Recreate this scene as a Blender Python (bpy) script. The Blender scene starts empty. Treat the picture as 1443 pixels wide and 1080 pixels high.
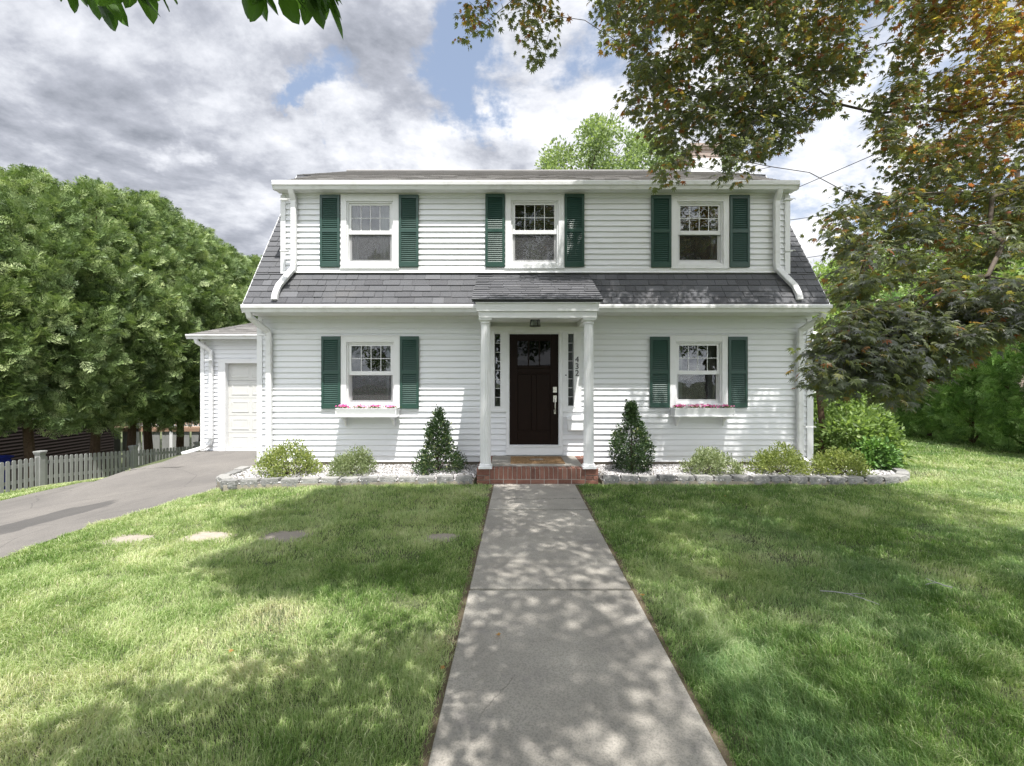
import bpy, math, random
import numpy as np
from mathutils import Vector, Matrix, noise as mnoise
random.seed(7)
R = math.radians
SC = bpy.context.scene
COL = SC.collection
CAMZ, F = 1.62, 641.0
SUN = Vector((-0.40, 1.0, -2.8)).normalized()      # direction the sunlight travels

# ------------------------------------------------------------------ camera, sky, sun, exposure
cam = bpy.data.cameras.new('camera'); camo = bpy.data.objects.new('camera', cam); COL.objects.link(camo)
camo.location = (0, 0, CAMZ); camo.rotation_euler = (R(90), 0, 0)
cam.sensor_width = 36; cam.lens = 36 * F / 1443; cam.shift_y = -4 / 1443
cam.clip_start = 0.05; cam.clip_end = 2000
SC.camera = camo
SC.render.resolution_x, SC.render.resolution_y = 1024, 766
SC.render.engine = 'CYCLES'
SC.cycles.max_bounces = 8; SC.cycles.transparent_max_bounces = 12
SC.cycles.use_denoising = True; SC.cycles.denoiser = 'OPENIMAGEDENOISE'; SC.cycles.denoising_input_passes = 'RGB_ALBEDO_NORMAL'; SC.cycles.denoising_prefilter = 'NONE'; SC.cycles.denoising_quality = 'HIGH'; SC.cycles.use_adaptive_sampling = False
SC.cycles.caustics_reflective = False; SC.cycles.caustics_refractive = False
SC.cycles.sample_clamp_indirect = 6
SC.view_settings.view_transform = 'Standard'; SC.view_settings.look = 'None'
SC.view_settings.exposure = 0.72; SC.view_settings.gamma = 1

sl = bpy.data.lights.new('sun', 'SUN'); slo = bpy.data.objects.new('sun', sl); COL.objects.link(slo)
sl.energy = 5.0; sl.angle = R(0.53); sl.color = (1.0, 0.965, 0.915)
slo.rotation_euler = SUN.to_track_quat('-Z', 'Y').to_euler(); slo.location = (3, -8, 20)

class NT:
    """small helper round a node tree"""
    def __init__(s, nt): s.nt = nt; s.n = nt.nodes; s.l = nt.links
    def new(s, t, **k):
        n = s.n.new(t)
        for a, b in k.items(): setattr(n, a, b)
        return n
    def put(s, sock, v):
        if isinstance(v, bpy.types.NodeSocket): s.l.new(v, sock)
        elif v is not None:
            if sock.type == 'RGBA' and len(v) == 3: v = (*v, 1)
            sock.default_value = v
    def math(s, op, a, b=None, c=None, clamp=False):
        n = s.new('ShaderNodeMath', operation=op, use_clamp=clamp)
        for i, v in enumerate((a, b, c)):
            if v is not None: s.put(n.inputs[i], v)
        return n.outputs[0]
    def vmath(s, op, a, b=None, sc=None):
        n = s.new('ShaderNodeVectorMath', operation=op)
        s.put(n.inputs[0], a)
        if b is not None: s.put(n.inputs[1], b)
        if sc is not None: s.put(n.inputs['Scale'], sc)
        return n
    def noise(s, vec, scale, detail=4, rough=.55, dist=0, dim='3D'):
        n = s.new('ShaderNodeTexNoise', noise_dimensions=dim)
        if vec is not None: s.put(n.inputs['Vector'], vec)
        n.inputs['Scale'].default_value = scale; n.inputs['Detail'].default_value = detail
        n.inputs['Roughness'].default_value = rough; n.inputs['Distortion'].default_value = dist
        return n.outputs['Fac']
    def maprange(s, v, a, b, c=0., d=1., smooth=True):
        n = s.new('ShaderNodeMapRange', interpolation_type='SMOOTHSTEP' if smooth else 'LINEAR')
        s.put(n.inputs['Value'], v)
        for k, x in zip(('From Min', 'From Max', 'To Min', 'To Max'), (a, b, c, d)): n.inputs[k].default_value = x
        return n.outputs['Result']
    def mix(s, f, a, b, mode='MIX'):
        n = s.new('ShaderNodeMix', data_type='RGBA', blend_type=mode)
        s.put(n.inputs[0], f); s.put(n.inputs[6], a); s.put(n.inputs[7], b)
        return n.outputs[2]
    def ramp(s, v, stops):
        n = s.new('ShaderNodeValToRGB'); s.put(n.inputs[0], v)
        e = n.color_ramp.elements
        while len(e) < len(stops): e.new(.5)
        for el, (p, c) in zip(e, stops): el.position = p; el.color = (*c, 1)
        return n.outputs[0]

world = bpy.data.worlds.new('World'); SC.world = world; world.use_nodes = True
w = NT(world.node_tree); w.n.clear()
sky = w.new('ShaderNodeTexSky', sky_type='NISHITA', sun_disc=False)
sky.sun_elevation = math.asin(-SUN.z); sky.sun_rotation = math.atan2(-SUN.x, -SUN.y)
sky.air_density = 1.0; sky.dust_density = 1.2; sky.ozone_density = 1.5
bg1 = w.new('ShaderNodeBackground'); w.put(bg1.inputs[0], w.mix(.28, sky.outputs[0], (4.2, 4.6, 5.2))); bg1.inputs[1].default_value = 0.115
tc = w.new('ShaderNodeTexCoord'); D = w.vmath('NORMALIZE', tc.outputs['Generated']).outputs[0]
sep = w.new('ShaderNodeSeparateXYZ'); w.put(sep.inputs[0], D)
zc = w.math('MAXIMUM', sep.outputs[2], 0.0)
den = w.math('ADD', zc, 0.22)
comb = w.new('ShaderNodeCombineXYZ')
w.put(comb.inputs[0], w.math('DIVIDE', sep.outputs[0], den)); w.put(comb.inputs[1], w.math('DIVIDE', sep.outputs[1], den))
comb.inputs[2].default_value = 3.7
P = comb.outputs[0]
def skydir(px, py): return Vector(((px - 721.5) / F, 1, -(py - 536) / F)).normalized()
_wn = w.new('ShaderNodeTexNoise'); _wn.inputs['Scale'].default_value = 5.5; _wn.inputs['Detail'].default_value = 6; _wn.inputs['Roughness'].default_value = .62; w.l.new(D, _wn.inputs['Vector'])
DW = w.vmath('ADD', D, w.vmath('SCALE', w.vmath('SUBTRACT', _wn.outputs['Color'], (.5, .5, .5)).outputs[0], None, .42).outputs[0]).outputs[0]
def blob(px, py, r0, r1, amp):
    d = w.vmath('DISTANCE', DW, tuple(skydir(px, py))).outputs['Value']
    return w.maprange(d, r0, r1, amp, 0.)
n1 = w.noise(P, 1.15, 10, .62, .2)
dens = w.math('ADD', n1, 0.17)
for a in ((445, 75, .0, .19, -.34), (405, 130, 0, .10, -.18), (655, 115, 0, .21, -.31), (880, 90, .02, .2, -.2), (1170, 200, .08, .34, -.12),
          (1225, 35, 0, .14, -.08), (265, 210, 0, .03, -.10), (540, 60, .02, .12, .05), (760, 190, .05, .25, .06), (100, 120, .1, .8, .10), (1190, 350, .0, .12, .04)):
    dens = w.math('ADD', dens, blob(*a))
mask = w.maprange(dens, .49, .62)
n2 = w.noise(P, 1.7, 9, .58, .1)
off = w.vmath('ADD', P, (-.05, .09, .0)).outputs[0]
n3 = w.noise(off, 1.15, 10, .62, .2)
relief = w.math('SUBTRACT', n1, n3)                      # cloud edges turned to the sun are brighter
br = w.math('ADD', w.math('MULTIPLY_ADD', n2, 1.3, -.15), w.math('MULTIPLY', relief, 3.0))
br = w.math('ADD', br, blob(200, 130, .0, .85, -.13))
br = w.math('ADD', br, blob(330, 330, .0, .3, -.10))
br = w.math('ADD', br, blob(640, 210, .0, .36, .20))
br = w.math('ADD', br, blob(880, 180, .0, .3, .20))
br = w.math('ADD', br, blob(1180, 330, .0, .3, .22))
br = w.math('ADD', br, blob(100, 205, .0, .10, .12))
br = w.math('ADD', br, blob(240, 228, .0, .05, .25))
ccol = w.ramp(br, [(.0, (.20, .215, .25)), (.28, (.32, .335, .38)), (.48, (.47, .485, .525)), (.68, (.60, .61, .645)), (.93, (.74, .745, .76))])
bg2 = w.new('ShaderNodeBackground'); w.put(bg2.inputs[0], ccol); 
gd_ = w.vmath('DOT_PRODUCT', D, tuple(Vector((.20, -.84, .50)).normalized())).outputs['Value']     # added unseen brightening of the clouds behind the viewer, fill for the house front
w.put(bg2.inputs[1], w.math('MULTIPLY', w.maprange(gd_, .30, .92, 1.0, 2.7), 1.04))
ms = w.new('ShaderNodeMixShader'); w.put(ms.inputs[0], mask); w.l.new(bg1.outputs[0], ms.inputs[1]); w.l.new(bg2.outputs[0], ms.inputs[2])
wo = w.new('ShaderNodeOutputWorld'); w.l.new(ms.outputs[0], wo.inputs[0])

# ------------------------------------------------------------------ small tools
def tag(o, label=None, cat=None, group=None, kind=None):
    if label: o['label'] = label
    if cat: o['category'] = cat
    if group: o['group'] = group
    if kind: o['kind'] = kind
    return o
def empty(name, loc, rz=0):
    o = bpy.data.objects.new(name, None); COL.objects.link(o); o.location = loc; o.rotation_euler = (0, 0, rz)
    o.empty_display_size = .2
    return o
def link(name, me, mat=None, parent=None, loc=None, local=False):
    """a mesh object; world-space vertices unless local"""
    o = bpy.data.objects.new(name, me); COL.objects.link(o)
    if mat is not None and len(me.materials) == 0:
        for m in (mat if isinstance(mat, (list, tuple)) else [mat]): me.materials.append(m)
    if parent is not None:
        o.parent = parent
        if not local:
            q = parent; T = Matrix.Identity(4)
            while q is not None:
                T = q.matrix_basis @ T if q.parent is None else (q.matrix_parent_inverse @ q.matrix_basis) @ T if False else q.matrix_parent_inverse @ q.matrix_basis @ T
                q = q.parent
            o.matrix_parent_inverse = T.inverted()
    if loc is not None: o.location = loc
    return o
def copy_tree(o, parent=None):
    c = o.copy(); COL.objects.link(c); c.parent = parent
    if parent is not None: c.matrix_parent_inverse = o.matrix_parent_inverse.copy()
    for ch in o.children: copy_tree(ch, c)
    return c
def W(px, py, Y): return Vector(((px - 721.5) / F * Y, Y, CAMZ - (py - 536) / F * Y))
def wx(px, Y=8.3): return (px - 721.5) / F * Y
def wz(py, Y=8.3): return CAMZ - (py - 536) / F * Y

def npmesh(name, V, loops, starts, mat_idx=None, attrs=None, smooth=False):
    me = bpy.data.meshes.new(name)
    me.vertices.add(len(V)); me.vertices.foreach_set('co', np.asarray(V, np.float32).ravel())
    me.loops.add(len(loops)); me.loops.foreach_set('vertex_index', np.asarray(loops, np.int32))
    me.polygons.add(len(starts)); me.polygons.foreach_set('loop_start', np.asarray(starts, np.int32))
    if mat_idx is not None: me.polygons.foreach_set('material_index', np.asarray(mat_idx, np.int32))
    if attrs:
        for k, a in attrs.items():
            at = me.attributes.new(k, 'FLOAT', 'POINT'); at.data.foreach_set('value', np.asarray(a, np.float32))
    me.update(calc_edges=True)
    me.polygons.foreach_set('use_smooth', np.full(len(starts), bool(smooth)))
    return me
def scatter(name, tv, tf, pos, rot, scale, tint=None, smooth=False):
    """one mesh of many copies of a small template; rot (n,3,3) columns = template axes"""
    tv = np.asarray(tv, float); n, k = len(pos), len(tv)
    sc = np.asarray(scale, float)
    if sc.ndim == 1: sc = np.repeat(sc[:, None], 3, 1)
    V = np.einsum('nij,nkj->nki', rot, tv[None] * sc[:, None, :]) + pos[:, None, :]
    fl = np.concatenate([np.asarray(f) for f in tf]); cnt = np.array([len(f) for f in tf])
    L = (fl[None] + (np.arange(n) * k)[:, None]).ravel()
    st = np.concatenate([[0], np.cumsum(np.tile(cnt, n))[:-1]])
    at = {'tint': np.repeat(tint, k)} if tint is not None else None
    return npmesh(name, V.reshape(-1, 3), L, st, attrs=at, smooth=smooth)
def nrm(v): return v / np.maximum(np.linalg.norm(v, axis=-1, keepdims=True), 1e-9)
def frames(ydir, zdir):
    """rotations with template y along ydir and z near zdir"""
    y = nrm(ydir); x = nrm(np.cross(y, zdir)); z = np.cross(x, y)
    return np.stack([x, y, z], -1)
def vhash(ix, iy, seed):
    h = (ix.astype(np.int64) * 374761393 + iy.astype(np.int64) * 668265263 + seed * 974711) & 0xffffffff
    h = ((h ^ (h >> 13)) * 1274126177) & 0xffffffff
    return ((h ^ (h >> 16)) & 0xffff) / 65535.
def vnoise(x, y, seed=0):
    ix, iy = np.floor(x), np.floor(y); fx, fy = x - ix, y - iy
    fx = fx * fx * (3 - 2 * fx); fy = fy * fy * (3 - 2 * fy)
    a, b = vhash(ix, iy, seed), vhash(ix + 1, iy, seed); c, d = vhash(ix, iy + 1, seed), vhash(ix + 1, iy + 1, seed)
    return (a * (1 - fx) + b * fx) * (1 - fy) + (c * (1 - fx) + d * fx) * fy
def fbm(x, y, seed=0, oct=4):
    s = 0; a = .5
    for i in range(oct): s = s + a * vnoise(x * 2**i, y * 2**i, seed + i * 17); a *= .5
    return s / (1 - .5**oct)
def sstep(a, b, x):
    t = np.clip((x - a) / (b - a), 0, 1); return t * t * (3 - 2 * t)

class MB:
    """collects boxes, quads and tubes into one mesh"""
    def __init__(s): s.v = []; s.f = []; s.m = []; s.t = []; s.mi = 0; s.ti = 0.
    def add(s, vs, fs):
        b = len(s.v); s.v += [tuple(v) for v in vs]; s.t += [s.ti] * len(vs)
        for f in fs: s.f.append([b + i for i in f]); s.m.append(s.mi)
    def box(s, x0, x1, y0, y1, z0, z1):
        s.add([(x0, y0, z0), (x1, y0, z0), (x1, y1, z0), (x0, y1, z0), (x0, y0, z1), (x1, y0, z1), (x1, y1, z1), (x0, y1, z1)],
              [(0, 3, 2, 1), (4, 5, 6, 7), (0, 1, 5, 4), (1, 2, 6, 5), (2, 3, 7, 6), (3, 0, 4, 7)])
    def hexa(s, p):   # 8 points: bottom 4 ccw, top 4 ccw
        s.add(p, [(0, 3, 2, 1), (4, 5, 6, 7), (0, 1, 5, 4), (1, 2, 6, 5), (2, 3, 7, 6), (3, 0, 4, 7)])
    def prism_x(s, prof, x0, x1):      # profile of (y,z), ccw seen from -x
        n = len(prof)
        s.add([(x0, y, z) for y, z in prof] + [(x1, y, z) for y, z in prof],
              [tuple(range(n)), tuple(range(2 * n - 1, n - 1, -1))] + [(i, i + n, (i + 1) % n + n, (i + 1) % n) for i in range(n)])
    def prism_z(s, prof, z0, z1):
        n = len(prof)
        s.add([(x, y, z0) for x, y in prof] + [(x, y, z1) for x, y in prof],
              [tuple(range(n - 1, -1, -1)), tuple(range(n, 2 * n))] + [(i, (i + 1) % n, (i + 1) % n + n, i + n) for i in range(n)])
    def tube(s, pts, rad, n=8, cap=True):
        pts = [Vector(p) for p in pts]; rad = rad if isinstance(rad, (list, tuple)) else [rad] * len(pts)
        rings = []; ref = None
        for i, p in enumerate(pts):
            d = (pts[min(i + 1, len(pts) - 1)] - pts[max(i - 1, 0)]).normalized()
            if ref is None: ref = d.orthogonal().normalized()
            u = (ref - d * ref.dot(d)).normalized(); ref = u; vv = d.cross(u)
            rings.append([p + (u * math.cos(2 * math.pi * k / n) + vv * math.sin(2 * math.pi * k / n)) * rad[i] for k in range(n)])
        vs = [q for r in rings for q in r]; fs = []
        for i in range(len(rings) - 1):
            for k in range(n): fs.append((i * n + k, i * n + (k + 1) % n, (i + 1) * n + (k + 1) % n, (i + 1) * n + k))
        if cap: fs += [tuple(range(n - 1, -1, -1)), tuple((len(rings) - 1) * n + k for k in range(n))]
        s.add(vs, fs)
    def rtube(s, pts, wd, dp):         # rectangular pipe along points in a wall-parallel plane
        pts = [Vector(p) for p in pts]; rings = []
        for i, p in enumerate(pts):
            d = (pts[min(i + 1, len(pts) - 1)] - pts[max(i - 1, 0)]).normalized()
            u = d.cross(Vector((0, 1, 0)));
            if u.length < .3: u = Vector((1, 0, 0))
            u.normalize(); v = u.cross(d).normalized()
            c = .22
            rings.append([p + u * a * wd / 2 + v * b * dp / 2 for a, b in ((-1, -1 + c), (-1 + c, -1), (1 - c, -1), (1, -1 + c), (1, 1 - c), (1 - c, 1), (-1 + c, 1), (-1, 1 - c))])
        n = 8; vs = [q for r in rings for q in r]; fs = []
        for i in range(len(rings) - 1):
            for k in range(n): fs.append((i * n + k, i * n + (k + 1) % n, (i + 1) * n + (k + 1) % n, (i + 1) * n + k))
        fs += [tuple(range(n)), tuple((len(rings) - 1) * n + k for k in range(n - 1, -1, -1))]
        s.add(vs, fs)
    def lathe(s, c, prof, n=16, flute=0):
        vs = []; fs = []; m = len(prof)
        for r, z in prof:
            for k in range(n):
                rr = r * (1 - flute * (k % 2)); a = 2 * math.pi * k / n
                vs.append((c[0] + rr * math.cos(a), c[1] + rr * math.sin(a), c[2] + z))
        for i in range(m - 1):
            for k in range(n): fs.append((i * n + k, i * n + (k + 1) % n, (i + 1) * n + (k + 1) % n, (i + 1) * n + k))
        fs += [tuple(range(n - 1, -1, -1)), tuple((m - 1) * n + k for k in range(n))]
        s.add(vs, fs)
    def mesh(s, name):
        L = [i for f in s.f for i in f]; st = np.concatenate([[0], np.cumsum([len(f) for f in s.f])[:-1]]) if s.f else []
        me = npmesh(name, np.array(s.v), L, st, s.m, {'tint': s.t}); return me
    def build(s, name, mat, parent=None, bevel=0, smooth=False):
        me = s.mesh(name); o = link(name, me, mat, parent)
        if bevel:
            b = o.modifiers.new('bevel', 'BEVEL'); b.width = bevel; b.segments = 2; b.limit_method = 'ANGLE'; b.angle_limit = R(40)
        if smooth:
            me.polygons.foreach_set('use_smooth', np.ones(len(me.polygons), bool))
        return o

# ------------------------------------------------------------------ materials
def mat(name):
    m = bpy.data.materials.new(name); m.use_nodes = True; t = NT(m.node_tree)
    t.bsdf = m.node_tree.nodes['Principled BSDF']; t.out = m.node_tree.nodes['Material Output']; t.m = m
    return m, t
def objco(t): return t.new('ShaderNodeTexCoord').outputs['Object']
def geo(t): return t.new('ShaderNodeNewGeometry').outputs['Position']
def attr(t, name='tint'):
    n = t.new('ShaderNodeAttribute', attribute_name=name); return n.outputs['Fac']
def bump(t, h, strength=.3, dist=.01):
    b = t.new('ShaderNodeBump'); b.inputs['Strength'].default_value = strength; b.inputs['Distance'].default_value = dist
    t.put(b.inputs['Height'], h); t.put(t.bsdf.inputs['Normal'], b.outputs[0])
def plain(name, col, rough=.5, var=.08, scale=6, spec=.5, metal=0, bmp=0):
    m, t = mat(name); p = geo(t)
    n = t.noise(p, scale, 5, .6)
    c = t.mix(n, [x * (1 - var) for x in col], [min(1, x * (1 + var)) for x in col])
    t.put(t.bsdf.inputs['Base Color'], c)
    t.put(t.bsdf.inputs['Roughness'], t.maprange(n, .3, .7, max(0, rough - .08), rough + .08, False))
    t.bsdf.inputs['Specular IOR Level'].default_value = spec; t.bsdf.inputs['Metallic'].default_value = metal
    if bmp: bump(t, t.noise(p, scale * 12, 3), .5, bmp)
    return m
M = {}
def white_vinyl(name, base, dirt, sx=.6, rough=.45):
    m, t = mat(name); p = geo(t)
    mp = t.new('ShaderNodeMapping'); t.put(mp.inputs[0], p); mp.inputs['Scale'].default_value = (sx, sx, 3.2)
    n = t.noise(mp.outputs[0], 2.2, 6, .65); n2 = t.noise(p, 45, 3, .6)
    f = t.math('MULTIPLY', t.maprange(n, .48, .74), dirt)
    c = t.mix(f, base, (base[0] * .72, base[1] * .71, base[2] * .66))
    c = t.mix(t.math('MULTIPLY', n2, .09), c, (.45, .44, .40)); c = t.mix(t.math('MULTIPLY', attr(t), .10), c, (.52, .53, .52))
    t.put(t.bsdf.inputs['Base Color'], c); t.bsdf.inputs['Roughness'].default_value = rough
    t.bsdf.inputs['Specular IOR Level'].default_value = .35
    return m
M['siding'] = white_vinyl('siding_white', (.765, .775, .80), .22)
M['trim'] = white_vinyl('trim_white', (.76, .765, .775), .22, 3, .4)
M['gutter'] = white_vinyl('gutter_white', (.74, .745, .75), .6, 2.2, .35)
M['garagedoor'] = white_vinyl('garage_door_white', (.60, .60, .575), .2, 2.2, .45)
M['shutter'] = plain('shutter_green', (.022, .064, .049), .38, .22, 5, .5)
def door_mat():
    m, t = mat('door_dark_brown'); p = geo(t)
    mp = t.new('ShaderNodeMapping'); t.put(mp.inputs[0], p); mp.inputs['Scale'].default_value = (30, 30, 1.5)
    n = t.noise(mp.outputs[0], 3, 4, .6, .6)
    t.put(t.bsdf.inputs['Base Color'], t.mix(n, (.004, .0025, .002), (.018, .008, .0045)))
    t.bsdf.inputs['Roughness'].default_value = .42; t.bsdf.inputs['Specular IOR Level'].default_value = .10
    return m
M['door'] = door_mat()
M['steel'] = plain('brushed_nickel', (.55, .53, .48), .3, .1, 20, .5, 1)
M['black'] = plain('black_metal', (.015, .015, .016), .4, .1, 20)
M['darkgap'] = plain('dark_wall_inside', (.05, .045, .04), .9)
M['frost'] = plain('frosted_backing', (.19, .19, .17), .8, .3, 14)
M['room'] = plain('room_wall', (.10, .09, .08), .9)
def glass(name, refl=1.6, base=.04, tint=(.82, .86, .86)):
    m, t = mat(name); t.n.remove(t.bsdf)
    tr = t.new('ShaderNodeBsdfTransparent'); tr.inputs[0].default_value = (*tint, 1)
    gl = t.new('ShaderNodeBsdfGlossy'); gl.inputs['Roughness'].default_value = .015
    p = geo(t); bm = t.new('ShaderNodeBump'); bm.inputs['Strength'].default_value = .12; bm.inputs['Distance'].default_value = .02
    t.put(bm.inputs['Height'], t.noise(p, 2.4, 2)); t.put(gl.inputs['Normal'], bm.outputs[0])
    fr = t.new('ShaderNodeFresnel'); fr.inputs[0].default_value = 1.5
    mx = t.new('ShaderNodeMixShader'); t.put(mx.inputs[0], t.math('MULTIPLY_ADD', fr.outputs[0], refl, base, True))
    t.l.new(tr.outputs[0], mx.inputs[1]); t.l.new(gl.outputs[0], mx.inputs[2]); t.l.new(mx.outputs[0], t.out.inputs[0])
    return m
M['glass'] = glass('window_glass', 1.3, .02, (.72, .76, .76))
M['doorglass'] = glass('door_glass', .4, .0, (.12, .13, .13))
def screen_mat(nm='insect_screen', a=.42):
    m, t = mat(nm); t.n.remove(t.bsdf)
    tr = t.new('ShaderNodeBsdfTransparent'); df = t.new('ShaderNodeBsdfDiffuse'); df.inputs[0].default_value = (.13, .13, .135, 1)
    mx = t.new('ShaderNodeMixShader'); mx.inputs[0].default_value = a
    t.l.new(tr.outputs[0], mx.inputs[1]); t.l.new(df.outputs[0], mx.inputs[2]); t.l.new(mx.outputs[0], t.out.inputs[0])
    return m
M['screen'] = screen_mat(); M['screen2'] = screen_mat('insect_screen_dark', .16)
M['curtain'] = plain('white_curtain', (.55, .54, .51), .9)
M['blind'] = plain('pale_blind', (.48, .465, .43), .8)
def shingle_mat(name, a, b, c):
    m, t = mat(name); p = geo(t)
    col = t.ramp(attr(t), [(0, a), (.45, b), (.75, b), (1, c)])
    g = t.noise(p, 160, 2, .7); n = t.noise(p, 1.4, 5, .6)
    col = t.mix(t.maprange(g, .35, .7), col, (.22, .215, .22), 'MIX') if False else t.mix(t.math('MULTIPLY', t.maprange(g, .45, .75), .45), col, (.26, .25, .25))
    col = t.mix(t.math('MULTIPLY', t.maprange(n, .5, .75), .35), col, (.16, .155, .15))
    t.put(t.bsdf.inputs['Base Color'], col); t.bsdf.inputs['Roughness'].default_value = .92; t.bsdf.inputs['Specular IOR Level'].default_value = .25
    bump(t, g, .8, .004)
    return m
M['shingle'] = shingle_mat('asphalt_shingle', (.070, .072, .079), (.092, .095, .103), (.122, .125, .135))
M['shingle2'] = shingle_mat('asphalt_shingle_weathered', (.22, .21, .20), (.27, .26, .25), (.34, .33, .315))
def brick_mat(name, c0, c1, scale=1., w_=.2, h_=.067, vert=True):
    m, t = mat(name); p = geo(t)
    s = t.new('ShaderNodeSeparateXYZ'); t.put(s.inputs[0], p); cb = t.new('ShaderNodeCombineXYZ')
    t.put(cb.inputs[0], t.math('ADD', s.outputs[0], s.outputs[1])); t.put(cb.inputs[1], s.outputs[2])
    b = t.new('ShaderNodeTexBrick'); t.put(b.inputs['Vector'], cb.outputs[0]); b.inputs['Scale'].default_value = scale
    b.inputs['Brick Width'].default_value = w_; b.inputs['Row Height'].default_value = h_; b.inputs['Mortar Size'].default_value = .006
    b.inputs['Color1'].default_value = (*c0, 1); b.inputs['Color2'].default_value = (*c1, 1); b.inputs['Mortar'].default_value = (.38, .35, .31, 1)
    n = t.noise(p, 40, 4, .6)
    t.put(t.bsdf.inputs['Base Color'], t.mix(t.math('MULTIPLY', n, .4), b.outputs[0], (.18, .12, .10))); t.bsdf.inputs['Roughness'].default_value = .9
    bump(t, b.outputs['Fac'], -.5, .006)
    return m
M['brickwall'] = brick_mat('brick_wall_red', (.38, .29, .25), (.46, .37, .32))
def tintmat(name, stops, rough=.85, grain=60, gs=.25, bmp=.004, spec=.3, wear=None):
    m, t = mat(name); p = geo(t)
    col = t.ramp(attr(t), stops); n = t.noise(p, grain, 5, .65)
    col = t.mix(t.math('MULTIPLY', t.maprange(n, .35, .7), gs), col, wear or (.1, .1, .1))
    t.put(t.bsdf.inputs['Base Color'], col); t.bsdf.inputs['Roughness'].default_value = rough; t.bsdf.inputs['Specular IOR Level'].default_value = spec
    bump(t, n, .6, bmp); return m
M['brick'] = tintmat('porch_brick', [(0, (.12, .052, .038)), (.5, (.20, .085, .060)), (1, (.29, .145, .105))], .85, 50, .25, .004, .3, (.30, .22, .18))
M['mortar'] = plain('mortar', (.42, .39, .35), .95, .15, 40, .2, 0, .003)
def leafmat(name, stops, trans=.35, rough=.45, spec=.4, tr_gain=1.5):
    m, t = mat(name); col = t.ramp(attr(t), stops)
    p = geo(t); n = t.noise(p, 9, 3, .6)
    hs = t.new('ShaderNodeHueSaturation'); t.put(hs.inputs['Color'], col); t.put(hs.inputs['Value'], t.maprange(n, .3, .7, .86, 1.14, False))
    t.put(t.bsdf.inputs['Base Color'], hs.outputs[0]); t.bsdf.inputs['Roughness'].default_value = rough; t.bsdf.inputs['Specular IOR Level'].default_value = spec
    tl = t.new('ShaderNodeBsdfTranslucent')
    t.put(tl.inputs[0], t.mix(1.0, hs.outputs[0], (tr_gain, tr_gain * 1.05, tr_gain * .55), 'MULTIPLY'))
    mx = t.new('ShaderNodeMixShader'); mx.inputs[0].default_value = trans
    t.l.new(t.bsdf.outputs[0], mx.inputs[1]); t.l.new(tl.outputs[0], mx.inputs[2]); t.l.new(mx.outputs[0], t.out.inputs[0])
    return m
M['arbor'] = leafmat('arborvitae_foliage', [(0, (.070, .115, .040)), (.5, (.185, .265, .095)), (1, (.44, .52, .25))], .16, .5, .35)
M['arbor2'] = leafmat('hedge_foliage', [(0, (.08, .165, .045)), (.5, (.21, .36, .10)), (1, (.42, .60, .22))], .18, .5, .35)
M['decid'] = leafmat('deciduous_foliage', [(0, (.11, .155, .07)), (.5, (.22, .29, .13)), (1, (.38, .44, .24))], .35)
M['limeleaf'] = leafmat('light_green_foliage', [(0, (.10, .155, .05)), (.5, (.20, .285, .095)), (1, (.36, .45, .18))], .4)
M['holly'] = leafmat('holly_foliage', [(0, (.018, .040, .014)), (.6, (.045, .085, .028)), (.9, (.10, .15, .05)), (1, (.28, .30, .14))], .15, .3, .5)
M['yellowshrub'] = leafmat('yellow_green_shrub', [(0, (.10, .13, .035)), (.5, (.21, .26, .080)), (1, (.40, .43, .16))], .3)
M['greyshrub'] = leafmat('grey_green_shrub', [(0, (.10, .13, .055)), (.5, (.22, .27, .13)), (1, (.42, .46, .29))], .25)
M['maple'] = leafmat('maple_foliage', [(0, (.17, .175, .19)), (.22, (.155, .175, .145)), (.50, (.17, .20, .090)), (.68, (.24, .22, .085)), (.78, (.32, .11, .065)), (.88, (.40, .24, .08)), (1, (.60, .52, .15))], .45, .38, .55, 1.9)  # grey-purple low stops put the leaves' sky sheen into the colour
M['bigleaf'] = leafmat('broad_leaf', [(0, (.03, .07, .016)), (.6, (.07, .15, .03)), (1, (.14, .26, .05))], .4, .35, .5, 2.)
def grassmat():
    m, t = mat('grass_blades')
    col = t.ramp(attr(t), [(0, (.045, .100, .018)), (.22, (.105, .205, .042)), (.42, (.235, .340, .105)), (.60, (.44, .510, .25)), (.82, (.60, .62, .39)), (1, (.62, .55, .40))])
    col = t.mix(t.math('MULTIPLY', attr(t, 'cool'), .32), col, (.23, .35, .21))
    t.put(t.bsdf.inputs['Base Color'], col); t.bsdf.inputs['Roughness'].default_value = .42; t.bsdf.inputs['Specular IOR Level'].default_value = .45
    tl = t.new('ShaderNodeBsdfTranslucent'); t.put(tl.inputs[0], t.mix(1., col, (1.3, 1.5, .8), 'MULTIPLY'))
    mx = t.new('ShaderNodeMixShader'); mx.inputs[0].default_value = .38
    t.l.new(t.bsdf.outputs[0], mx.inputs[1]); t.l.new(tl.outputs[0], mx.inputs[2]); t.l.new(mx.outputs[0], t.out.inputs[0]); return m
M['grass'] = grassmat()
def lawnmat():
    m, t = mat('lawn_soil'); p = geo(t)
    n = t.noise(p, .9, 6, .6); n2 = t.noise(p, 30, 5, .7)
    c = t.mix(t.maprange(n2, .3, .7), (.045, .065, .022), (.11, .125, .055)); c = t.mix(t.math('MULTIPLY', t.maprange(n, .55, .75), .5), c, (.20, .165, .11))
    t.put(t.bsdf.inputs['Base Color'], c); t.bsdf.inputs['Roughness'].default_value = .95; bump(t, n2, .8, .03); return m
M['lawn'] = lawnmat()
M['soil'] = tintmat('bare_soil', [(0, (.14, .115, .08)), (1, (.25, .21, .155))], .95, 70, .5, .008, .1, (.10, .075, .05))
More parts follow.
